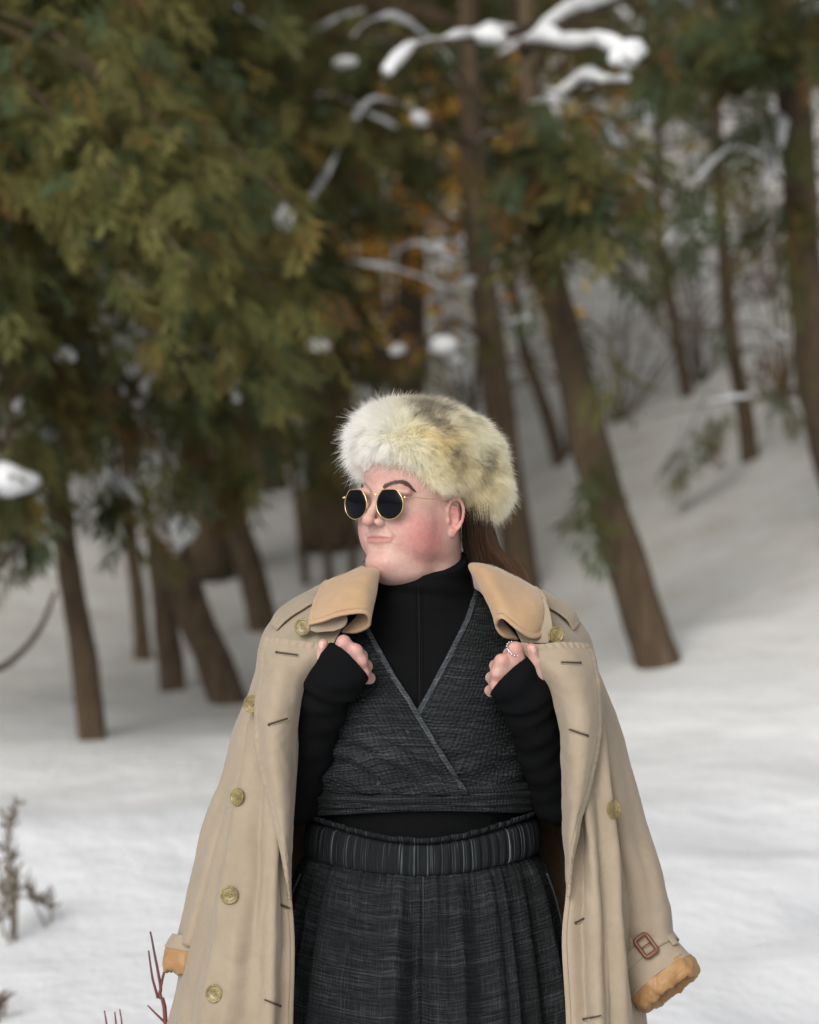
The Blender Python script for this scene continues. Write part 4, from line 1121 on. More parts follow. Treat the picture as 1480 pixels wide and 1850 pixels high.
def buttonhole(tree, a_, b_, eye_at_a, open_=0.0):
    n_ = 16; c_ = []; nn_ = []
    for q in np.linspace(0, 1, n_):
        p, nm = cast(tree, a_[0] + (b_[0] - a_[0]) * q, a_[1] + (b_[1] - a_[1]) * q)
        if p is None: return
        c_.append(p); nn_.append(nm)
    c_ = catmull(np.array(c_)[::3], n_); nm = np.mean(nn_, 0); nm /= np.linalg.norm(nm)
    t_ = c_[-1] - c_[0]; t_ /= np.linalg.norm(t_); s_ = np.cross(nm, t_)
    c_ = c_ + nm * .0008
    mb = MB()
    w_ = .0026
    loop_ = [c_[i] + s_ * w_ for i in range(n_)] + [c_[-1] + t_ * .002] + [c_[i] - s_ * w_ for i in range(n_ - 1, -1, -1)] + [c_[0] - t_ * .002, c_[0] + s_ * w_]
    V1, F1 = tube(np.array(loop_), .0011, 6, False); mb.add(V1, F1); n1 = len(F1)
    V1, F1 = tube(c_ + nm * .0003, [.0008] + [.0014 + open_ * math.sin(math.pi * i / (n_ - 1)) for i in range(1, n_ - 1)] + [.0008], 8); mb.add(V1, F1)
    e = c_[0] if eye_at_a else c_[-1]
    V1, F1 = tube([e + nm * .0002, e + nm * .0016], [.0027, .0024], 12); mb.add(V1, F1)
    me = mb.mesh('buttonhole'); me.materials.append(M_thread); me.materials.append(M_slit)
    for i, pl in enumerate(me.polygons): pl.material_index = 0 if i < n1 else 1
    return link('buttonhole', me, coat)
buttonhole(lapL_bvh, (500, 1179), (538, 1184), True)
buttonhole(lapL_bvh, (486, 1309), (520, 1298), True)
buttonhole(lapR_bvh, (1014, 1197), (1048, 1198), False)
buttonhole(lapR_bvh, (1029, 1318), (1062, 1329), False)
buttonhole(coat_bvh, (508, 1635), (524, 1641), True, .0015)
buttonhole(coat_bvh, (478, 1806), (506, 1817), False)
buttonhole(coat_bvh, (1040, 1667), (1056, 1659), True)
buttonhole(coat_bvh, (1055, 1841), (1087, 1835), True)
# hem stitching along the coat's front edges
for col_, nm_ in ((3, 'seam'), (-4, 'seam')):
    e = COATG[110:200, col_] + np.array([0, -.0028, 0]); Vt, Ft = tube(e, .0007, 5); link(nm_, mesh_np(nm_, Vt, Ft), coat, M_thread)

# cuff buckle, keeper loop and pin
ts = np.linspace(0, 2 * math.pi, 300)
def scr(p): s = D / (D + p[1]); return 740 + p[0] * 1000 * s, 925 - (p[2] - ZC) * 1000 * s
vis = [(t, ptR(-.049, t)) for t in ts]
cenR = P(1194, 1766, -.088) + np.array([.56, -.38, -.74]) / np.linalg.norm([.56, -.38, -.74]) * -.049
vis = [(t, p) for t, p in vis if p[1] < cenR[1]]
tb = min(vis, key=lambda q: abs(scr(q[1])[0] - 1167))[0]; tl = min(vis, key=lambda q: abs(scr(q[1])[0] - 1204))[0]
pb = ptR(-.049, tb); db = ptR(-.049, tb + .05) - ptR(-.049, tb - .05); db /= np.linalg.norm(db); ab = ptR(-.036, tb) - ptR(-.062, tb); ab /= np.linalg.norm(ab); nb_ = np.cross(db, ab); nb_ *= -np.sign(nb_[1])
def rrect(w, h, r, n=6):
    out = []
    for cx, cy, a0 in ((w - r, h - r, 0), (-w + r, h - r, 90), (-w + r, -h + r, 180), (w - r, -h + r, 270)):
        for i in range(n): a_ = math.radians(a0 + 90 * i / (n - 1)); out.append((cx + r * math.cos(a_), cy + r * math.sin(a_)))
    return out
rr = rrect(.0125, .0190, .006); loop_ = [pb + nb_ * (.0085 - 22 * x * x * .6) + db * x + ab * y for x, y in rr]; loop_ += loop_[:2]
Vt, Ft = tube(np.array(loop_), .0040, 10, False); link('buckle', mesh_np('buckle', Vt, Ft), coat, M_leather)
Vt, Ft = tube([pb + nb_ * .008 + db * .012, pb + nb_ * .011, pb + nb_ * .009 - db * .012], .0012, 8); link('buckle_pin', mesh_np('buckle_pin', Vt, Ft), coat, M_leather)
G = np.array([[ptR(s, t) + (ptR(s, t) - cenR) * .06 + (ptR(s, t) - cenR) * .0 for t in np.linspace(tl - .11, tl + .11, 8)] for s in np.linspace(-.072, -.026, 12)])
grid_mesh('belt_loop', G, M_coat, coat, .003)

# ring with small beads on the finger, earring on the far ear
fz = KN_R[0]; fd = np.array([-.010, .034, -.010]); fd /= np.linalg.norm(fd)
ringc = fz + fd * .004 + np.array([0, -.004, .001]); t, s_, u_ = frame_of(np.array([-.35, .55, -.5]))
circ = np.array([ringc + .0138 * (math.cos(q) * s_ + math.sin(q) * u_) for q in np.linspace(0, 2 * math.pi, 40)])
ringo = link('finger_ring', mesh_np('finger_ring', *tube(np.vstack([circ, circ[1:2]]), .0011, 8, False)), person, M_silver)
bm = bmesh.new()
for q in np.linspace(0, 2 * math.pi, 17)[:-1]:
    p = ringc + .0153 * (math.cos(q) * s_ + math.sin(q) * u_); bmesh.ops.create_icosphere(bm, subdivisions=2, radius=.0015, matrix=Matrix.Translation(p))
me = bpy.data.meshes.new('bead'); bm.to_mesh(me); bm.free(); link('bead_row', me, ringo, M_silver)
ec = P(660, 1018, -.03)
Vt, Ft = tube(np.array([ec + np.array([.0045 * math.cos(q), 0, .0045 * math.sin(q)]) for q in np.linspace(0, 2 * math.pi, 22)]), .0009, 6, False)
link('earring', mesh_np('earring', Vt, Ft), person, M_slit)
# ------------------------------------------------------------------ SETTING: snow-covered ground rising into the wood
GY = np.array([-200, -20, 0.5, 2.0, 3.6, 5.0, 6.2, 7.2, 8.0, 10, 12, 14, 18, 24, 30, 45, 60, 120, 260])
GZ = np.array([-2.0, -.4, 0., .04, .17, .36, .42, .44, .52, .60, .70, .86, 1.40, 2.3, 3.3, 5.6, 7.2, 10.5, 14])
def ground_z(x, y, rough=True):
    x = np.asarray(x, float); y = np.asarray(y, float)
    z = np.interp(y, GY, GZ)
    s = np.clip((y - 5.0) / 9.0, 0, 1); s = s * s * (3 - 2 * s)
    xr = .5 * np.log1p(np.exp((x - .35) / .5)); z = z + s * .80 * 3.2 * (1 - np.exp(-xr / 3.2)) * (1 + .55 * np.clip((y - 15) / 15, 0, 1)) * np.clip(1 - (y - 45) / 80, .3, 1)
    z = z - .10 * np.exp(-(((x + 1.9) / 1.3) ** 2 + ((y - 6.6) / .8) ** 2)) + .10 * np.exp(-(((x + 1.6) / 1.6) ** 2 + ((y - 5.2) / .7) ** 2))
    z = z + (.045 * np.sin(y * 5.2 + 1.5 * np.sin(x * 2.1)) + .030 * np.sin(x * 4.3 + y * 2.2) + .02 * np.sin(x * 9.1 - y * 7.3)) * np.exp(-(((x - 1.25 - .12 * y) / .55) ** 2)) * np.clip((y - .8) / 1.5, 0, 1) * np.clip((8 - y) / 2, 0, 1) - .05 * np.exp(-(((x - 1.25 - .12 * y) / .45) ** 2)) * np.clip((y - .5) / 1.5, 0, 1) * np.clip((9 - y) / 3, 0, 1)
    if rough:
        p = np.stack([x.ravel(), y.ravel(), 0 * x.ravel()], 1)
        z = z + ((.10 * vnoise(p, .45, 91, 3) + .032 * vnoise(p, 1.9, 92, 4)).reshape(x.shape)) * np.clip((np.abs(y) + np.abs(x) - .4) / 2.5, 0, 1)
    return z
def ground_hit(px, py):
    y = np.linspace(.5, 60, 6000); s = (D + y) / D
    x = (px - 740) / 1000 * s; z = ZC + (925 - py) / 1000 * s
    i = int(np.argmax(ground_z(x, y) >= z)); return np.array([x[i], y[i], z[i]])
def graded(lo, hi, near, n):
    t = np.linspace(-1, 1, n); return np.sign(t) * near * np.sinh(np.abs(t) * math.asinh(max(abs(lo), abs(hi)) / near)) 
gx = graded(-260, 260, 1.2, 260); gy = graded(-260, 260, 1.5, 340) + 6
XX, YY = np.meshgrid(gx, gy); ZZ = ground_z(XX, YY)
sn = N('snow'); sv = sn.coord('Object')
big = sn.noise(sv, .9, 4, .6); midn = sn.noise(sv, 7, 4, .6); fin = sn.noise(sv, 160, 2, .6)
litter_shade_noise = sn.noise(sv, 2.6, 5, .7)
sy_ = sn.new('ShaderNodeSeparateXYZ'); sn.set(sy_, 0, sv)            # some needles, plus the wood's shade and warm bounce painted into the snow colour
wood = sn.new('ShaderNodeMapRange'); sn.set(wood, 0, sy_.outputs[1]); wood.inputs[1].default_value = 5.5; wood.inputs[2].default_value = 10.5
litter_shade = sn.math('MULTIPLY', sn.math('SUBTRACT', litter_shade_noise, .42), 2.2, True); litter_shade = sn.math('MULTIPLY', litter_shade, sn.math('ADD', sn.math('MULTIPLY', wood.outputs[0], .60), .08))
litter_shade = sn.math('ADD', litter_shade, sn.math('MULTIPLY', wood.outputs[0], .55), True)
sn.p('Base Color', sn.mix(litter_shade, (.770, .785, .810), (.500, .475, .415)))
sn.p('Roughness', .62).p('Specular IOR Level', .25).p('Subsurface Weight', .0)
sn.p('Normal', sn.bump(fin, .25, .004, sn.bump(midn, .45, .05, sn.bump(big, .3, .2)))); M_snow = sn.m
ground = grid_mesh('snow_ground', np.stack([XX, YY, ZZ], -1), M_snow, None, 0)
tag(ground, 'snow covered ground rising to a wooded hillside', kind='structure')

# ------------------------------------------------------------------ trees: materials
bk = N('bark'); bv = bk.coord('Object', (1, 1, .16)); b1 = bk.noise(bv, 26, 5, .65, .6); b2 = bk.noise(bk.coord('Object'), 2.2, 3)
bk.p('Base Color', bk.mix(bk.math('MULTIPLY', bk.math('SUBTRACT', b2, .52), 3.5, True), bk.ramp(b1, [(.3, (.036, .023, .013)), (.55, (.085, .056, .031)), (.8, (.150, .105, .064))]), (.060, .055, .020))).p('Roughness', .95)
bk.p('Normal', bk.bump(b1, .9, .03)); M_bark = bk.m
def leaf_mat(name, trans=.35):
    m = N(name); cc = m.attr('col'); m.p('Base Color', cc).p('Roughness', .7).p('Specular IOR Level', .2)
    tr = m.new('ShaderNodeBsdfTranslucent'); m.set(tr, 'Color', cc); mx = m.new('ShaderNodeMixShader'); mx.inputs[0].default_value = trans
    m.t.links.new(m.b.outputs[0], mx.inputs[1]); m.t.links.new(tr.outputs[0], mx.inputs[2]); m.t.links.new(mx.outputs[0], m.out.inputs[0]); return m.m
M_leaf = leaf_mat('cedar_foliage', .30); M_sunglow_leaf = leaf_mat('sunglow_leaf', .5)  # the second one carries sunlight as gold colour
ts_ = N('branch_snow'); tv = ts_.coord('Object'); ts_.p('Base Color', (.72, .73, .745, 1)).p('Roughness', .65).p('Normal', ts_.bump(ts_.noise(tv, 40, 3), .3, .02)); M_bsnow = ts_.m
R2 = np.random.default_rng(11)

def spray_template(seed, n=22):
    """one drooping flat spray about 0.36 m long: strips set pinnately on a twig, hanging along -z"""
    r = np.random.default_rng(seed); V = []; 
    for i in range(n):
        t = (i + .5) / n; sd = -1 if i % 2 else 1
        base = np.array([.10 * t * t, 0, -.30 * t + .02]); ln = (.17 - .09 * t) * r.uniform(.7, 1.3); w = .0075 * r.uniform(.8, 1.4)
        ang = math.radians(r.uniform(28, 55)) * sd; d = np.array([.25 * t + r.normal(0, .12), math.sin(ang), -math.cos(ang)]); d /= np.linalg.norm(d)
        nrm = np.array([1, r.normal(0, .35), r.normal(0, .35)]); s = np.cross(d, nrm); s /= np.linalg.norm(s)
        V += [base, base + d * ln * .45 + s * w, base + d * ln + np.array([0, 0, -.01]), base + d * ln * .5 - s * w]
    return np.array(V)
SPR = np.stack([spray_template(s) for s in range(6)])           # (6, 64, 3)
def sprays(pos, direction, size, colr, rng):
    """pos (n,3), direction (n,3) outward, size (n,) -> V, F, col"""
    n = len(pos); k = rng.integers(0, len(SPR), n)
    d = direction.copy(); d[:, 2] = 0; d += rng.normal(0, .35, d.shape) * np.array([1, 1, 0]); d /= np.linalg.norm(d, axis=1, keepdims=True) + 1e-9
    up = np.array([0, 0, 1.0]) + rng.normal(0, .28, (n, 3)) + d * rng.uniform(-.75, -.05, (n, 1)); up /= np.linalg.norm(up, axis=1, keepdims=True)
    s = np.cross(up, d); s /= np.linalg.norm(s, axis=1, keepdims=True); d2 = np.cross(s, up)
    tw = rng.uniform(-1.2, 1.2, n)[:, None]; a_ = d2 * np.cos(tw) + s * np.sin(tw); b_ = -d2 * np.sin(tw) + s * np.cos(tw)
    L_ = SPR[k] * size[:, None, None]
    V = pos[:, None] + L_[..., 0:1] * a_[:, None] + L_[..., 1:2] * b_[:, None] + L_[..., 2:3] * up[:, None]
    m = SPR.shape[1]
    F = np.arange(n * m).reshape(-1, 4)
    C = np.repeat(colr, m, 0) * rng.uniform(.80, 1.2, (n * m // 4, 1)).repeat(4, 0)
    return V.reshape(-1, 3), F, C
GREENS = np.array([[.090, .090, .028], [.114, .104, .032], [.060, .068, .024], [.050, .072, .034], [.120, .084, .024], [.115, .064, .024]])
def foliage_colors(n, rng, tone=1.0, wts=(.28, .24, .2, .16, .08, .04)):
    return np.clip(GREENS[rng.choice(6, n, p=wts)] * rng.uniform(.75, 1.3, (n, 1)) * tone, 0, 1)

def limb_path(start, end, rng, droop=.25, n=9):
    t = np.linspace(0, 1, n)[:, None]; L_ = np.linalg.norm(end - start)
    p = start * (1 - t) + end * t; p[:, 2] += (L_ * droop * (np.sin(t * math.pi * .9) * .8 - t * t * .6))[:, 0]
    p[1:-1] += rng.normal(0, .025 * L_, (n - 2, 3)); return catmull(p[::2], n)

def build_tree(name, trunk, rad, limbs, label, group=None, seed=0, tone=1.0, spray_density=44, spray_size=(.45, .95), snow=.25, extra_snow=(), wts=(.28, .24, .2, .16, .08, .04), leaf_from=.22, twig_hang=.25, bare=0.0, base=None):
    """trunk: (n,3) path; rad radii; limbs: list of (start, end, radius, leafy 0..1, snow 0..1)"""
    rng = np.random.default_rng(100 + seed)
    root = bpy.data.objects.new(name, None); COL.objects.link(root); root.location = trunk[0]; root.empty_display_size = .3
    tag(root, label, 'tree', group); bpy.context.view_layer.update()
    org = trunk[0]
    C = catmull(trunk, 60); rr = np.interp(np.linspace(0, 1, 60), np.linspace(0, 1, len(rad)), rad)
    fl_ = np.array([1.65, 1.42, 1.22, 1.10, 1.04]); rr[:5] = rr[:5] * fl_
    V1, F1 = tube(C, rr, 16); V1 = V1 + (V1 - np.vstack([np.repeat(C, 16, 0)])) * (.16 * vnoise(V1 * np.array([1, 1, .3]), 14, seed))[:, None]
    mb = MB(); mb.add(V1 - org, F1)
    LV, LF, LC = [], [], []; nvt = 0; sb = MB()
    for (a_, b_, r_, leafy, sno) in limbs:
        pth = limb_path(np.asarray(a_, float), np.asarray(b_, float), rng, .25 if leafy > 0 else .04)
        V1, F1 = tube(pth, np.linspace(r_, r_ * .25, len(pth)), 6); mb.add(V1 - org, F1)
        L_ = np.linalg.norm(pth[-1] - pth[0])
        if leafy > 0:
            n = int(spray_density * L_ * leafy)
            t = rng.uniform(leaf_from, 1.0, n) ** .8; fi = t * (len(pth) - 1); i0 = np.clip(fi.astype(int), 0, len(pth) - 2); f = (fi - i0)[:, None]
            pos = pth[i0] * (1 - f) + pth[i0 + 1] * f
            tan_ = pth[-1] - pth[0]; tan_ /= np.linalg.norm(tan_); sidev = np.cross(tan_, [0, 0, 1.0]); sidev /= np.linalg.norm(sidev) + 1e-9
            off = rng.normal(0, 1, n); wid = (.10 + .26 * np.sin(np.clip(t, 0, 1) * math.pi)) * L_ * .42
            pos = pos + sidev * (off * wid)[:, None] * .6 + tan_ * (np.abs(off) * wid * .45)[:, None]
            pos[:, 2] -= rng.uniform(0, twig_hang, n) * (.3 + .7 * t) ; 
            dr = sidev * np.sign(off)[:, None] * .7 + tan_
            v_, f_, c_ = sprays(pos, dr, rng.uniform(*spray_size, n), foliage_colors(n, rng, tone, wts), rng)
            LV.append(v_ - org); LF.append(f_ + nvt); LC.append(c_); nvt += len(v_)
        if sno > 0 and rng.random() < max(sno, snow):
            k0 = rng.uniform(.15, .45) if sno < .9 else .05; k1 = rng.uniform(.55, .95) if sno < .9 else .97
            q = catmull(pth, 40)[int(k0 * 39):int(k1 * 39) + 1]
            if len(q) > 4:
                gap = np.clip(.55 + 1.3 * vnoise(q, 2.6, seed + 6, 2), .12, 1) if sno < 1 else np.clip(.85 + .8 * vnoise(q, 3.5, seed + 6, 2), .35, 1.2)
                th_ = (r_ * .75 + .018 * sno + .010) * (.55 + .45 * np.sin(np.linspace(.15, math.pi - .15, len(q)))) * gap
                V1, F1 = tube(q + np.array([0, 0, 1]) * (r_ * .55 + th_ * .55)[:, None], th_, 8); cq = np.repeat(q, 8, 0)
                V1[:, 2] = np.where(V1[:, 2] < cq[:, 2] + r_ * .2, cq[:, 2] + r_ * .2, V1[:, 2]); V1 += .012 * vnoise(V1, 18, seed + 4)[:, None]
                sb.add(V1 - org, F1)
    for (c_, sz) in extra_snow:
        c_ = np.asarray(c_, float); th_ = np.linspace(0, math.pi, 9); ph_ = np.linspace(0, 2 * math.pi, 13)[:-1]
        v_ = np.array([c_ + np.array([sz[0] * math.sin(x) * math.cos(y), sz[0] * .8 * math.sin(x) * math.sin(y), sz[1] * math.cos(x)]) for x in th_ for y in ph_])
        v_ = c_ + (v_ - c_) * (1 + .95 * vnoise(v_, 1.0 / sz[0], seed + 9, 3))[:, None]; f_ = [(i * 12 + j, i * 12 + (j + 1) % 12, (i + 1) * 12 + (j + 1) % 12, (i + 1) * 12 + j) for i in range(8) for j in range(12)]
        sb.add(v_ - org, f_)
    tr = link('trunk', mb.mesh('trunk'), root, M_bark); tr.matrix_parent_inverse = Matrix()
    if LV:
        me = mesh_np('crown', np.vstack(LV), np.vstack(LF), False); col_attr(me, np.vstack(LC)); cr = link('crown', me, root, M_leaf); cr.matrix_parent_inverse = Matrix()
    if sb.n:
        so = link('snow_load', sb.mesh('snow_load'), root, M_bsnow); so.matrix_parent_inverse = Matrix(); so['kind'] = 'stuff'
    return root

def px_trunk(pts, depth_drift=0.0):
    """trunk whose foot stands on the snow seen at pts[0]; upper points given in the view, drifting in depth"""
    b = ground_hit(*pts[0]); y0 = b[1]; out = [b - np.array([0, 0, .12])]
    n = len(pts)
    for i, q in enumerate(pts): out.append(P(q[0], q[1], y0 + depth_drift * i / max(1, n - 1)))
    out[1][2] = max(out[1][2], b[2]); return np.array(out), y0
def auto_limbs(C, z0, z1, n, L0, L1, rng, leafy=1.0, sno=.25, az=None, r_=.020, drop=(-.35, .15)):
    """limbs all round a trunk path C between two heights, longest low down"""
    out = []; Cd = catmull(C, 80)
    for i in range(n):
        z = z0 + (z1 - z0) * ((i + rng.random()) / n); j = int(np.argmin(np.abs(Cd[:, 2] - z))); a_ = Cd[j]
        az_ = rng.uniform(0, 2 * math.pi) if az is None else math.radians(rng.uniform(*az))
        q = (z - z0) / (z1 - z0 + 1e-9); L_ = (L0 + (L1 - L0) * q) * rng.uniform(.7, 1.2)
        d = np.array([math.cos(az_), math.sin(az_), rng.uniform(*drop)]); d /= np.linalg.norm(d)
        out.append((a_, a_ + d * L_, r_ * (.7 + .3 * L_), leafy, sno))
    return out
def up(C, h, lean=(0, 0)):
    """carry a trunk on upwards out of the picture"""
    e = C[-1] + np.array([lean[0], lean[1], h]); return np.vstack([C, C[-1] * .5 + e * .5 + np.array([.05, 0, 0]), e])
# ------------------------------------------------------------------ the trees one can tell apart
rg = np.random.default_rng(5)
# dark young cedar at the left, foot nearest the path
C, y0 = px_trunk([(168, 1335), (150, 1180), (122, 1010), (95, 800), (60, 500)], .2); C = up(C, 4.5, (-.3, 0))
lm = auto_limbs(C, 2.3, 4.4, 34, 1.1, 1.3, rg, 1.0, .2, az=(80, 285))
lm += [(P(118, 900, y0), P(20, 930, y0 - .8), .014, .9, 0), (P(115, 850, y0), P(230, 880, y0 - .4), .014, .9, 0), (P(110, 800, y0), P(-60, 870, y0 - 1.0), .02, 1, .2), (P(105, 760, y0), P(300, 800, y0 - .9), .02, 1, .2), (P(100, 740, y0), P(30, 800, y0 - 1.6), .02, 1, .4)]
build_tree('young_cedar', C, [.072, .066, .060, .054, .048, .04, .03], lm, 'dark slim cedar with low drooping boughs beside the dry weeds', seed=1, tone=.8, spray_density=46,
           extra_snow=[(P(18, 870, y0 - 1.6), (.09, .05)), (P(85, 782, y0 - .8), (.05, .06)), (P(120, 640, y0 - .7), (.035, .03)), (P(60, 600, y0 - .7), (.03, .03)), (P(170, 470, y0 - .7), (.07, .06)), (P(10, 400, y0 - .7), (.05, .09)), (P(178, 850, y0 - .5), (.05, .04)), (P(38, 735, y0 - .5), (.035, .04))])
# big leaning cedar with snow along its back, with a straighter stem beside it
C, y0 = px_trunk([(412, 1268), (360, 1130), (306, 985), (262, 820), (215, 620), (165, 440), (120, 250)], .6); C = up(C, 4.0, (-1.0, .2)); y1 = y0
lm = auto_limbs(C, 2.8, 5.0, 30, 1.5, 1.5, rg, 1.0, .25)
lm += [(P(262, 740, y0), P(420, 780, y0 - 1.2), .025, 1, .2), (P(240, 700, y0), P(470, 740, y0 - 1.5), .025, 1, .3), (P(215, 600, y0), P(430, 560, y0 - 1.6), .025, 1, .3), (P(255, 720, y0), P(60, 700, y0 - 1.0), .025, 1, .2), (P(200, 560, y0), P(300, 590, y0 - .9), .03, .3, 1.0)]
es = []
for q, (x, y) in enumerate([(322, 960), (306, 915), (292, 870), (276, 815), (262, 765), (252, 715), (240, 665), (225, 615), (205, 560), (188, 510), (172, 462)]):
    es.append((P(x + rg.normal(0, 3), y, y0 - .06 + .05 * q), (.055 + .03 * rg.random(), .13 + .05 * rg.random())))
es += [(P(272, 580, y0 - .9), (.085, .10)), (P(240, 520, y0 - .7), (.05, .09)), (P(312, 712, y0 - .8), (.06, .06)), (P(222, 880, y0 - .5), (.08, .05))]
build_tree('leaning_cedar', C, [.100, .096, .092, .086, .080, .072, .06, .05, .03], lm, 'thick leaning cedar with snow caked along its back', seed=2, extra_snow=es, spray_density=44)
C, y0 = px_trunk([(312, 1247), (300, 1120), (284, 980), (270, 800), (262, 560)], .3); C = up(C, 4.0, (-.2, .2))
build_tree('cedar_stem', C, [.075, .070, .062, .055, .05, .04, .02], auto_limbs(C, 3.2, 5.2, 16, 1.3, 1.2, rg), 'straight dark cedar stem close beside the thick leaning one', seed=3)
C, y0 = px_trunk([(258, 1192), (250, 1080), (236, 960), (225, 760)], .3); C = up(C, 4.5, (-.2, .2))
build_tree('thin_cedar', C, [.055, .052, .048, .042, .038, .03, .02], auto_limbs(C, 3.2, 5.2, 14, 1.4, 1.2, rg), 'thin cedar behind the thick leaning one', seed=4)
C, y0 = px_trunk([(478, 1138), (455, 1040), (425, 930), (395, 780), (370, 560)], .3); C = up(C, 4.5, (-.3, .2))
lm = auto_limbs(C, 2.9, 5.4, 30, 1.7, 1.5, rg, 1.0, .2) + [(P(400, 750, y0), P(570, 790, y0 - 1.2), .02, .8, .2), (P(370, 560, y0), P(640, 480, y0 - .8), .02, .9, .2), (P(372, 600, y0), P(690, 620, y0 - .6), .02, .8, .2), (P(368, 500, y0), P(700, 330, y0 - .5), .02, .8, .2), (P(400, 740, y0), P(320, 780, y0 - .8), .02, .8, .1), (P(395, 700, y0), P(610, 730, y0 - 1.4), .02, .8, .3)]
build_tree('slanting_cedar', C, [.095, .090, .084, .075, .065, .055, .035], lm, 'slanting brown cedar standing alone on open snow, left of the coat collar', seed=5, spray_density=44)
# trunk right behind the fur hat
C, y0 = px_trunk([(948, 1075), (930, 960), (905, 760), (878, 560), (858, 380), (850, 200), (845, 0)], .2); C = up(C, 3.0); yc = y0
lm = auto_limbs(C, 4.2, 7.0, 22, 2.0, 1.6, rg, .8, .3)
lm += [(P(850, 170, yc), P(585, 110, yc - 1.8), .016, .15, .8), (P(850, 260, yc), P(490, 405, yc - 1.8), .022, .15, .8), (P(880, 620, yc), P(720, 700, yc - 1.6), .020, .2, .7), (P(885, 640, yc), P(990, 600, yc - .8), .016, .1, .5)]
lm += auto_limbs(C, 2.0, 4.6, 22, 1.1, 1.1, rg, 0, .45, r_=.009, drop=(-.2, .45))
build_tree('straight_cedar', C, [.110, .105, .098, .092, .088, .08, .07, .06, .05, .03], lm, 'straight dark trunk rising right behind the fur hat, with snow-laden bare boughs', seed=6, spray_density=38,
           extra_snow=[(P(625, 112, yc - 1.6), (.07, .035)), (P(795, 622, yc - 1.5), (.07, .045)), (P(825, 650, yc - 1.4), (.045, .035)), (P(575, 622, yc - 1.2), (.07, .045)), (P(720, 632, yc - 1.0), (.05, .04)), (P(515, 392, yc - 1.7), (.05, .06)), (P(760, 215, yc - 1.2), (.05, .04))])
# stout leaning trunk on the right
C, y0 = px_trunk([(1190, 1198), (1150, 1080), (1100, 920), (1060, 780), (1030, 640), (1000, 520), (978, 420), (966, 300), (958, 170), (952, 40)], .3); C = up(C, 3.0, (-.3, .2)); yr = y0
lm = auto_limbs(C, 4.4, 6.5, 9, 1.4, 1.4, rg, .6, .3)
lm += [(P(955, 50, yr), P(685, 150, yr - 1.2), .026, .0, .9), (P(945, 95, yr - .1), P(1215, -12, yr - 1.5), .032, .0, 1.0), (P(945, 80, yr - .1), P(1165, 118, yr - 1.4), .026, .0, 1.0), (P(955, 195, yr - .1), P(1140, 142, yr - 1.2), .022, .0, 1.0)]
lm += [(P(972, 330, yr), P(1045, 380, yr - .7), .014, 1.2, 0), (P(966, 280, yr), P(1040, 290, yr - .8), .014, 1.2, .1), (P(970, 300, yr), P(905, 330, yr - .7), .014, 1.2, 0), (P(975, 380, yr), P(950, 440, yr - .5), .012, 1.2, 0), (P(960, 240, yr), P(1020, 220, yr - .9), .014, 1.0, 0)]
lm += [(P(1020, 600, yr), P(1110, 630, yr - .3), .010, .35, 0), (P(1080, 850, yr), P(1050, 870, yr - .25), .010, .6, 0), (P(985, 440, yr), P(1150, 420, yr - .8), .016, .35, .1), (P(980, 380, yr), P(1130, 330, yr - 1.0), .016, .5, .2), (P(970, 300, yr), P(1160, 230, yr - .8), .016, .6, .2), (P(1060, 800, yr), P(1075, 850, yr - .2), .008, .6, 0), (P(970, 320, yr), P(1230, 340, yr - .9), .016, .35, .2)]
lm += auto_limbs(C, 2.6, 4.4, 10, 0.9, 0.9, rg, 0, .45, r_=.009, drop=(-.2, .45))
build_tree('stout_cedar', C, [.112, .110, .104, .096, .090, .084, .078, .070, .06, .05, .045, .04, .03], lm, 'stout leaning trunk standing in smooth snow beyond the coat shoulder', seed=7, spray_size=(.5, 1.0), extra_snow=[(P(888, 66, yr - .55), (.09, .04)), (P(1135, 100, yr - 1.2), (.08, .05)), (P(1005, 178, yr - .4), (.06, .03))], wts=(.2, .15, .25, .3, .06, .04), spray_density=40)
# slim trunks on the slope
C, y0 = px_trunk([(1012, 838), (985, 740), (950, 640), (930, 540), (915, 420)], .2); C = up(C, 4.5)
build_tree('slim_cedar', C, [.060, .055, .052, .048, .044, .035, .02], auto_limbs(C, 4.6, 7.0, 16, 1.5, 1.2, rg) + auto_limbs(C, 2.6, 4.8, 14, 1.0, 1.0, rg, 0, .45, r_=.009, drop=(-.2, .45)), 'slim trunk slanting between the stout tree and the fur hat', seed=8)
C, y0 = px_trunk([(1356, 830), (1345, 740), (1322, 620), (1308, 460), (1300, 320), (1292, 120)], .2); C = up(C, 3.5)
lm = auto_limbs(C, 5.0, 7.0, 7, 1.3, 1.4, rg, .6, .4) + [(P(1310, 430, y0), P(1190, 440, y0 - .5), .012, .4, .5), (P(1315, 560, y0), P(1270, 600, y0 - .3), .010, .1, .8), (P(1330, 640, y0), P(1470, 670, y0 - .3), .010, .25, 0), (P(1340, 720, y0), P(1225, 800, y0 - .8), .008, .45, 0), (P(1335, 700, y0), P(1440, 720, y0 - .5), .010, .35, 0)]
lm += auto_limbs(C, 2.6, 5.0, 16, 1.0, 1.0, rg, 0, .45, r_=.009, drop=(-.2, .45))
build_tree('slope_cedar', C, [.062, .058, .052, .048, .044, .040, .03, .02], lm, 'slender dark trunk on the open snow slope', seed=9, spray_size=(.45, .9), wts=(.2, .15, .25, .3, .06, .04))
C, y0 = px_trunk([(1242, 716), (1225, 620), (1205, 500), (1190, 380)], .2); C = up(C, 5.0)
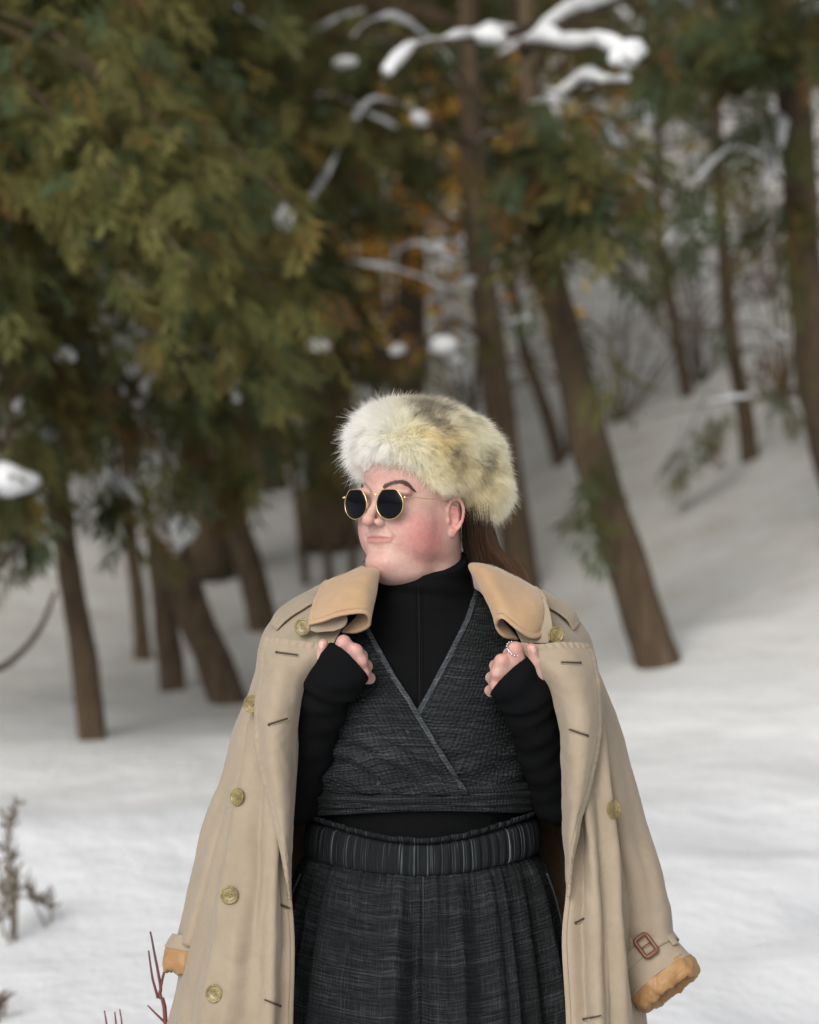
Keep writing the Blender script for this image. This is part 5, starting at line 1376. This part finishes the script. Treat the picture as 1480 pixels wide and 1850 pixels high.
build_tree('slope_sapling', C, [.060, .056, .05, .045, .04, .03, .02], auto_limbs(C, 6.2, 8.0, 6, 1.4, 1.4, rg, .6, .4) + auto_limbs(C, 3.4, 6.2, 16, 1.1, 1.1, rg, 0, .45, r_=.009, drop=(-.2, .45)), 'thin trunk higher on the slope, between stout and slender trunks', seed=10, wts=(.2, .15, .25, .3, .06, .04))
C, y0 = px_trunk([(1540, 960), (1482, 720), (1455, 480), (1440, 240), (1425, 60)], -.3); C = up(C, 3.0); ye = y0
lm = auto_limbs(C, 4.3, 6.5, 9, 1.4, 1.5, rg, .7, .4) + [(P(1445, 300, ye), P(1330, 190, ye - 1.0), .018, .5, .4), (P(1450, 360, ye), P(1400, 420, ye - .8), .016, .7, .2), (P(1440, 200, ye), P(1200, 60, ye - 1.6), .020, .9, .4), (P(1435, 130, ye), P(1190, 0, ye - 1.6), .020, .9, .3), (P(1440, 180, ye), P(1310, 60, ye - 1.0), .018, .9, .3), (P(1436, 100, ye), P(1470, 10, ye - 1.0), .018, .9, .2), (P(1440, 220, ye), P(1375, 340, ye - .6), .020, .1, 1.0), (P(1436, 120, ye), P(1370, 40, ye - .5), .03, .1, .8), (P(1455, 430, ye), P(1240, 300, ye - 1.4), .016, .35, .6)]
lm += auto_limbs(C, 2.2, 4.6, 14, 1.2, 1.2, rg, 0, .45, r_=.009, drop=(-.2, .45))
build_tree('edge_cedar', C, [.13, .12, .11, .10, .095, .08, .06, .03], lm, 'rough brown cedar trunk with green sprays reaching over the snow slope', seed=11, wts=(.18, .12, .25, .37, .05, .03), spray_density=40, spray_size=(.5, 1.0))
# near cedar out of frame at the left whose boughs hang across the upper left
C = np.array([[-3.3, 7.2, float(ground_z(-3.3, 7.2)) - .1], [-3.3, 7.2, 2.0], [-3.25, 7.3, 4.0], [-3.2, 7.3, 6.5]]); yn = 7.2
lm = auto_limbs(C, 2.7, 4.6, 20, 1.8, 2.0, rg, 1, .0, az=(-80, 60))
for i in range(26):
    z = 2.5 + 1.9 * i / 26; a_ = np.array([-3.28, yn, z]); ex = rg.uniform(20, 560); ey = 450 - (z - 2.5) / 1.9 * 500 + rg.uniform(-50, 50)
    ey -= 170 if 110 < ex < 340 else 0
    lm.append((a_, P(ex - .18 * max(0, ey - 300), ey, yn + rg.uniform(-2.0, .6)), .03, 1.0, .0))
build_tree('overhanging_cedar', C, [.16, .14, .12, .08], lm, 'large cedar whose long drooping boughs hang over the left trees', seed=12, tone=1.3, spray_density=58, spray_size=(.34, .75), twig_hang=.45, wts=(.32, .30, .16, .10, .09, .03))

# added saplings: low sun behind the trees put into gold leaf colour
def sunglow_tree(px, py0, py1, y, seed):
    rng = np.random.default_rng(seed); x = (px - 740) / 1000 * (D + y) / D; b = np.array([x, y, float(ground_z(x, y)) - .1])
    top = P(px, py1, y); Cc = np.array([b, (b + top) / 2 + rng.normal(0, .1, 3), top])
    root = bpy.data.objects.new('sunglow_sapling', None); COL.objects.link(root); root.location = b; root.empty_display_size = .2
    tag(root, 'added sapling, leaves coloured gold as sunlight deep between the dark trunks', 'tree', 'added sunlight-gold saplings in the wood'); 
    mb = MB(); V1, F1 = tube(catmull(Cc, 12), np.linspace(.035, .012, 12), 6); mb.add(V1 - b, F1)
    n = 130; zz = rng.uniform(ZC + (925 - py0) / 1000 * (D + y) / D, top[2], n); pos = np.stack([x + rng.normal(0, .55, n), y + rng.normal(0, .5, n), zz], 1)
    for i in range(10):
        j = rng.integers(0, n); V1, F1 = tube([np.array([x, y, pos[j, 2] - .2]), pos[j]], [.012, .005], 5); mb.add(V1 - b, F1)
    tr = link('trunk', mb.mesh('trunk'), root, M_bark); tr.matrix_parent_inverse = Matrix()
    d1 = rng.normal(0, 1, (n, 3)); d1 /= np.linalg.norm(d1, axis=1, keepdims=True); d2 = np.cross(d1, rng.normal(0, 1, (n, 3))); d2 /= np.linalg.norm(d2, axis=1, keepdims=True); s_ = rng.uniform(.06, .10, (n, 1))
    V = np.stack([pos - d1 * s_, pos + d2 * s_ * .5, pos + d1 * s_, pos - d2 * s_ * .5], 1).reshape(-1, 3)
    me = mesh_np('crown', V - b, np.arange(4 * n).reshape(-1, 4), False)
    cc = np.array([[.75, .43, .09], [.58, .29, .06], [.88, .68, .32]])[rng.integers(0, 3, n)] * rng.uniform(.7, 1.2, (n, 1)); col_attr(me, np.clip(cc, 0, .9).repeat(4, 0)); cr = link('crown', me, root, M_sunglow_leaf); cr.matrix_parent_inverse = Matrix()
for i, (px, a_, b_, y) in enumerate([(640, 620, 330, 15.0), (700, 560, 240, 15.5), (765, 470, 180, 15), (600, 640, 420, 14.5), (555, 520, 380, 15), (830, 420, 150, 17), (1030, 300, 120, 17)]): sunglow_tree(px, a_, b_, y, 300 + i)

# ------------------------------------------------------------------ deeper wood: three kinds of cedar copied along the hillside
def far_proto(seed, h, dens, spread):
    rng = np.random.default_rng(seed); C = np.array([[0, 0, -.3], [.05, 0, h * .35], [-.05, .05, h * .7], [0, 0, h]], float)
    lm = auto_limbs(C, h * .26, h * .97, 54, spread, .5, rng, 1.0, .45, r_=.022, drop=(-.45, .05))
    r = build_tree('far_cedar', C, [.14, .11, .08, .03], lm, 'dark cedar standing in the deeper wood up the hillside', 'cedars of the deeper wood', seed=seed, spray_density=dens, spray_size=(1.0, 2.0), tone=1.25, snow=.45)
    return r
protos = [far_proto(501, 9.5, 9, 1.9), far_proto(502, 11, 8.5, 2.1), far_proto(503, 8, 9, 1.7)]
spots = []
rs = np.random.default_rng(77)
for row, (yy, n, jit) in enumerate(((16.5, 6, 1.2), (21, 7, 1.6), (27, 7, 2), (35, 9, 2.5), (46, 12, 3), (60, 15, 4), (70, 16, 4))):
    half = (D + yy) * .155 + 2.0
    for i in range(n):
        x = -half + 2 * half * (i + .5) / n + rs.normal(0, half / n * .5); y = yy + rs.normal(0, jit * .5)
        px = 740 + x / (D + y) * D * 1000
        if yy < 20 and px > 620: continue                            # open snow between the nearer trunks
        if yy < 24 and px > 860: continue
        if yy < 62 and 1020 < px < 1500: continue                    # the open slope on the right
        if yy > 40 and 560 < px < 1010 and (i % 3): continue                              # slit where the sky glints through
        spots.append((x, y))
first = [True] * 3
for i, (x, y) in enumerate(spots):
    k = i % 3; src = protos[k]; z = float(ground_z(x, y)); sc = rs.uniform(.85, 1.2); rz = rs.uniform(0, 6.28)
    if first[k]: r = src; first[k] = False
    else:
        r = src.copy(); COL.objects.link(r)
        for ch in src.children:
            c_ = ch.copy(); COL.objects.link(c_); c_.parent = r; c_.matrix_parent_inverse = Matrix()
    r.location = (x, y, z); r.rotation_euler = (0, 0, rz); r.scale = (sc, sc, sc)

# bare grey bushes on the open slope
M_bare = N('bare_twig').p('Base Color', (.115, .090, .068, 1)).p('Roughness', .9).m
def bare_bush(px, py, h, w, seed, label):
    b = ground_hit(px, py); rng = np.random.default_rng(seed)
    root = bpy.data.objects.new('bare_bush', None); COL.objects.link(root); root.location = b; root.empty_display_size = .2; tag(root, label, 'bush')
    for q in range(9):
        mb = MB(); t_ = np.array([rng.normal(0, w), rng.normal(0, w * .7), h * rng.uniform(.6, 1.1)])
        c_ = catmull(np.array([[0, 0, -.05], t_ * .45 + rng.normal(0, .06, 3), t_]), 12); V1, F1 = tube(c_, np.linspace(.013, .004, 12), 5); mb.add(V1, F1)
        for k_ in range(12):
            j = rng.integers(3, 12); e = c_[j] + np.array([rng.normal(0, .25), rng.normal(0, .2), rng.uniform(-.05, .32)]) * h * .4; V1, F1 = tube([c_[j], (c_[j] + e) / 2 + rng.normal(0, .02, 3), e], [.006, .0045, .003], 4); mb.add(V1, F1)
        o = link('stem', mb.mesh('stem'), root, M_bare); o.matrix_parent_inverse = Matrix()
for i, (px, py, h, w, lb) in enumerate([(1120, 760, 2.2, .7, 'bare grey bush behind the stout leaning trunk'), (1270, 690, 2.4, .8, 'bare bush beside the thin trunk on the slope'), (1420, 720, 2.4, .9, 'bare bush between the slender and the rough brown trunk'),
                                        (1180, 560, 2.6, .9, 'wide bare bush high on the snow slope'), (1390, 540, 2.8, 1.0, 'tall bare bush at the top of the open slope'), (860, 800, 1.8, .6, 'low bare bush in the snow behind the fur hat')]): bare_bush(px, py, h, w, 900 + i, lb)

# ------------------------------------------------------------------ small plants in the snow
tw = N('red_twig'); tv = tw.coord('Object'); tz = tw.new('ShaderNodeSeparateXYZ'); tw.set(tz, 0, tv)
tw.p('Base Color', tw.ramp(tw.math('ADD', tw.math('MULTIPLY', tz.outputs[2], 1.0), tw.math('MULTIPLY', tw.noise(tv, 40, 3), .05)), [(.66, (.16, .035, .040)), (.78, (.12, .04, .045)), (.86, (.055, .055, .065))])).p('Roughness', .5); M_twig = tw.m
def twigs(name, lines, y, rad, mat, label, cat='shrub', foot=None, seed=0):
    pts0 = foot if foot is not None else P(300, 1900, y); gz = float(ground_z(pts0[0], pts0[1])); b = np.array([pts0[0], pts0[1], gz])
    root = bpy.data.objects.new(name, None); COL.objects.link(root); root.location = b; root.empty_display_size = .1; tag(root, label, cat)
    rng = np.random.default_rng(seed)
    for ln, r0, r1 in lines:
        c_ = np.array([q if isinstance(q, np.ndarray) else P(q[0], q[1], y) for q in ln]); c_ = catmull(c_, 20); c_ += .0015 * np.stack([vnoise(c_, 18, seed + i) for i in range(3)], 1)
        V1, F1 = tube(c_ - b, np.linspace(r0, r1, 20), 8)
        o = link('stem', mesh_np('stem', V1, F1), root, mat); o.matrix_parent_inverse = Matrix()
    return root
ft = np.array([P(318, 1850, .12)[0], .12, 0.0]); ft[2] = float(ground_z(ft[0], ft[1]))
twigs('red_twig_shrub', [([ft, (312, 2200), (300, 1850), (289, 1800), (290, 1782), (281, 1730), (272, 1683)], .0055, .0017), ([(285, 1803), (275, 1765), (269, 1717)], .0028, .0016),
      ([(290, 1784), (299, 1748), (312, 1706)], .0028, .0015), ([(296, 1845), (280, 1830), (266, 1816)], .0025, .0012)], .12, .004, M_twig, 'red dogwood twig with forked tips rising beside the coat hem', foot=ft, seed=3)
ft2 = np.array([P(205, 1850, .3)[0], .3, 0.0]); ft2[2] = float(ground_z(ft2[0], ft2[1]))
twigs('dogwood_tips', [([ft2, (212, 2100), (196, 1880), (189, 1826)], .003, .0014), ([ft2 + .02, (222, 2100), (212, 1880), (208, 1828)], .003, .0014), ([ft2 + np.array([.03, 0, 0]), (236, 2100), (223, 1880), (217, 1822)], .003, .0012), ([ft2 - np.array([.04, 0, 0]), (190, 2100), (182, 1920), (178, 1852)], .003, .0012)], .30, .003, M_twig, 'short cluster of dogwood tips apart from the taller red twig', foot=ft2, seed=4)
M_weed = N('dry_weed').p('Base Color', (.135, .105, .075, 1)).p('Roughness', .9).m
def weed(px, py, tops, label, seed):
    b = ground_hit(px, py); rng = np.random.default_rng(seed); lines = []
    root = bpy.data.objects.new('dry_weed', None); COL.objects.link(root); root.location = b; root.empty_display_size = .1; tag(root, label, 'weed')
    for (tx, ty) in tops:
        t_ = P(tx, ty, b[1] + rng.normal(0, .08)); f0 = b + rng.normal(0, .02, 3) * np.array([1, 1, 0]); m_ = (f0 + t_) / 2 + rng.normal(0, .02, 3)
        c_ = catmull(np.array([f0 - np.array([0, 0, .05]), m_, t_]), 16); V1, F1 = tube(c_ - b, np.linspace(.0045, .002, 16), 6)
        o = link('stalk', mesh_np('stalk', V1, F1), root, M_weed); o.matrix_parent_inverse = Matrix()
        mb = MB()
        for k in range(26):
            j = rng.integers(8, 16); d_ = rng.normal(0, 1, 3); d_[2] = abs(d_[2]) + .3; d_ /= np.linalg.norm(d_); V1, F1 = tube([c_[j] - b, c_[j] - b + d_ * rng.uniform(.02, .06)], [.0022, .0045 * rng.random() + .001], 4); mb.add(V1, F1)
        o = link('seed_head', mb.mesh('seed_head'), root, M_weed); o.matrix_parent_inverse = Matrix()
weed(18, 1700, [(8, 1480), (28, 1455), (-6, 1560), (22, 1560), (30, 1600), (10, 1610)], 'tall clump of dry weed stalks with seed heads in the snow', 1)
weed(88, 1672, [(60, 1615), (52, 1600)], 'low bent weed stalks beside the tall dry clump', 2)
weed(2, 1850, [(-4, 1815), (2, 1808)], 'short weed stub poking out of the snow in front of the tall clump', 3)
# fallen arching branches at the far left
for pts_, r_, lb in (([(-40, 1225), (20, 1195), (70, 1140), (100, 1070)], .018, 'dead branch arching down to the snow beside the slim dark cedar'), ([(-30, 1050), (20, 1000), (70, 960), (130, 940)], .016, 'bare grey branch slanting up into the dark cedar boughs')):
    V1, F1 = tube(catmull(np.array([P(x, y, 6.6 + .3 * i) for i, (x, y) in enumerate(pts_)]), 24), np.linspace(r_, r_ * .5, 24), 8)
    tag(link('dead_branch', mesh_np('dead_branch', V1, F1), None, M_bark), lb, 'branch')
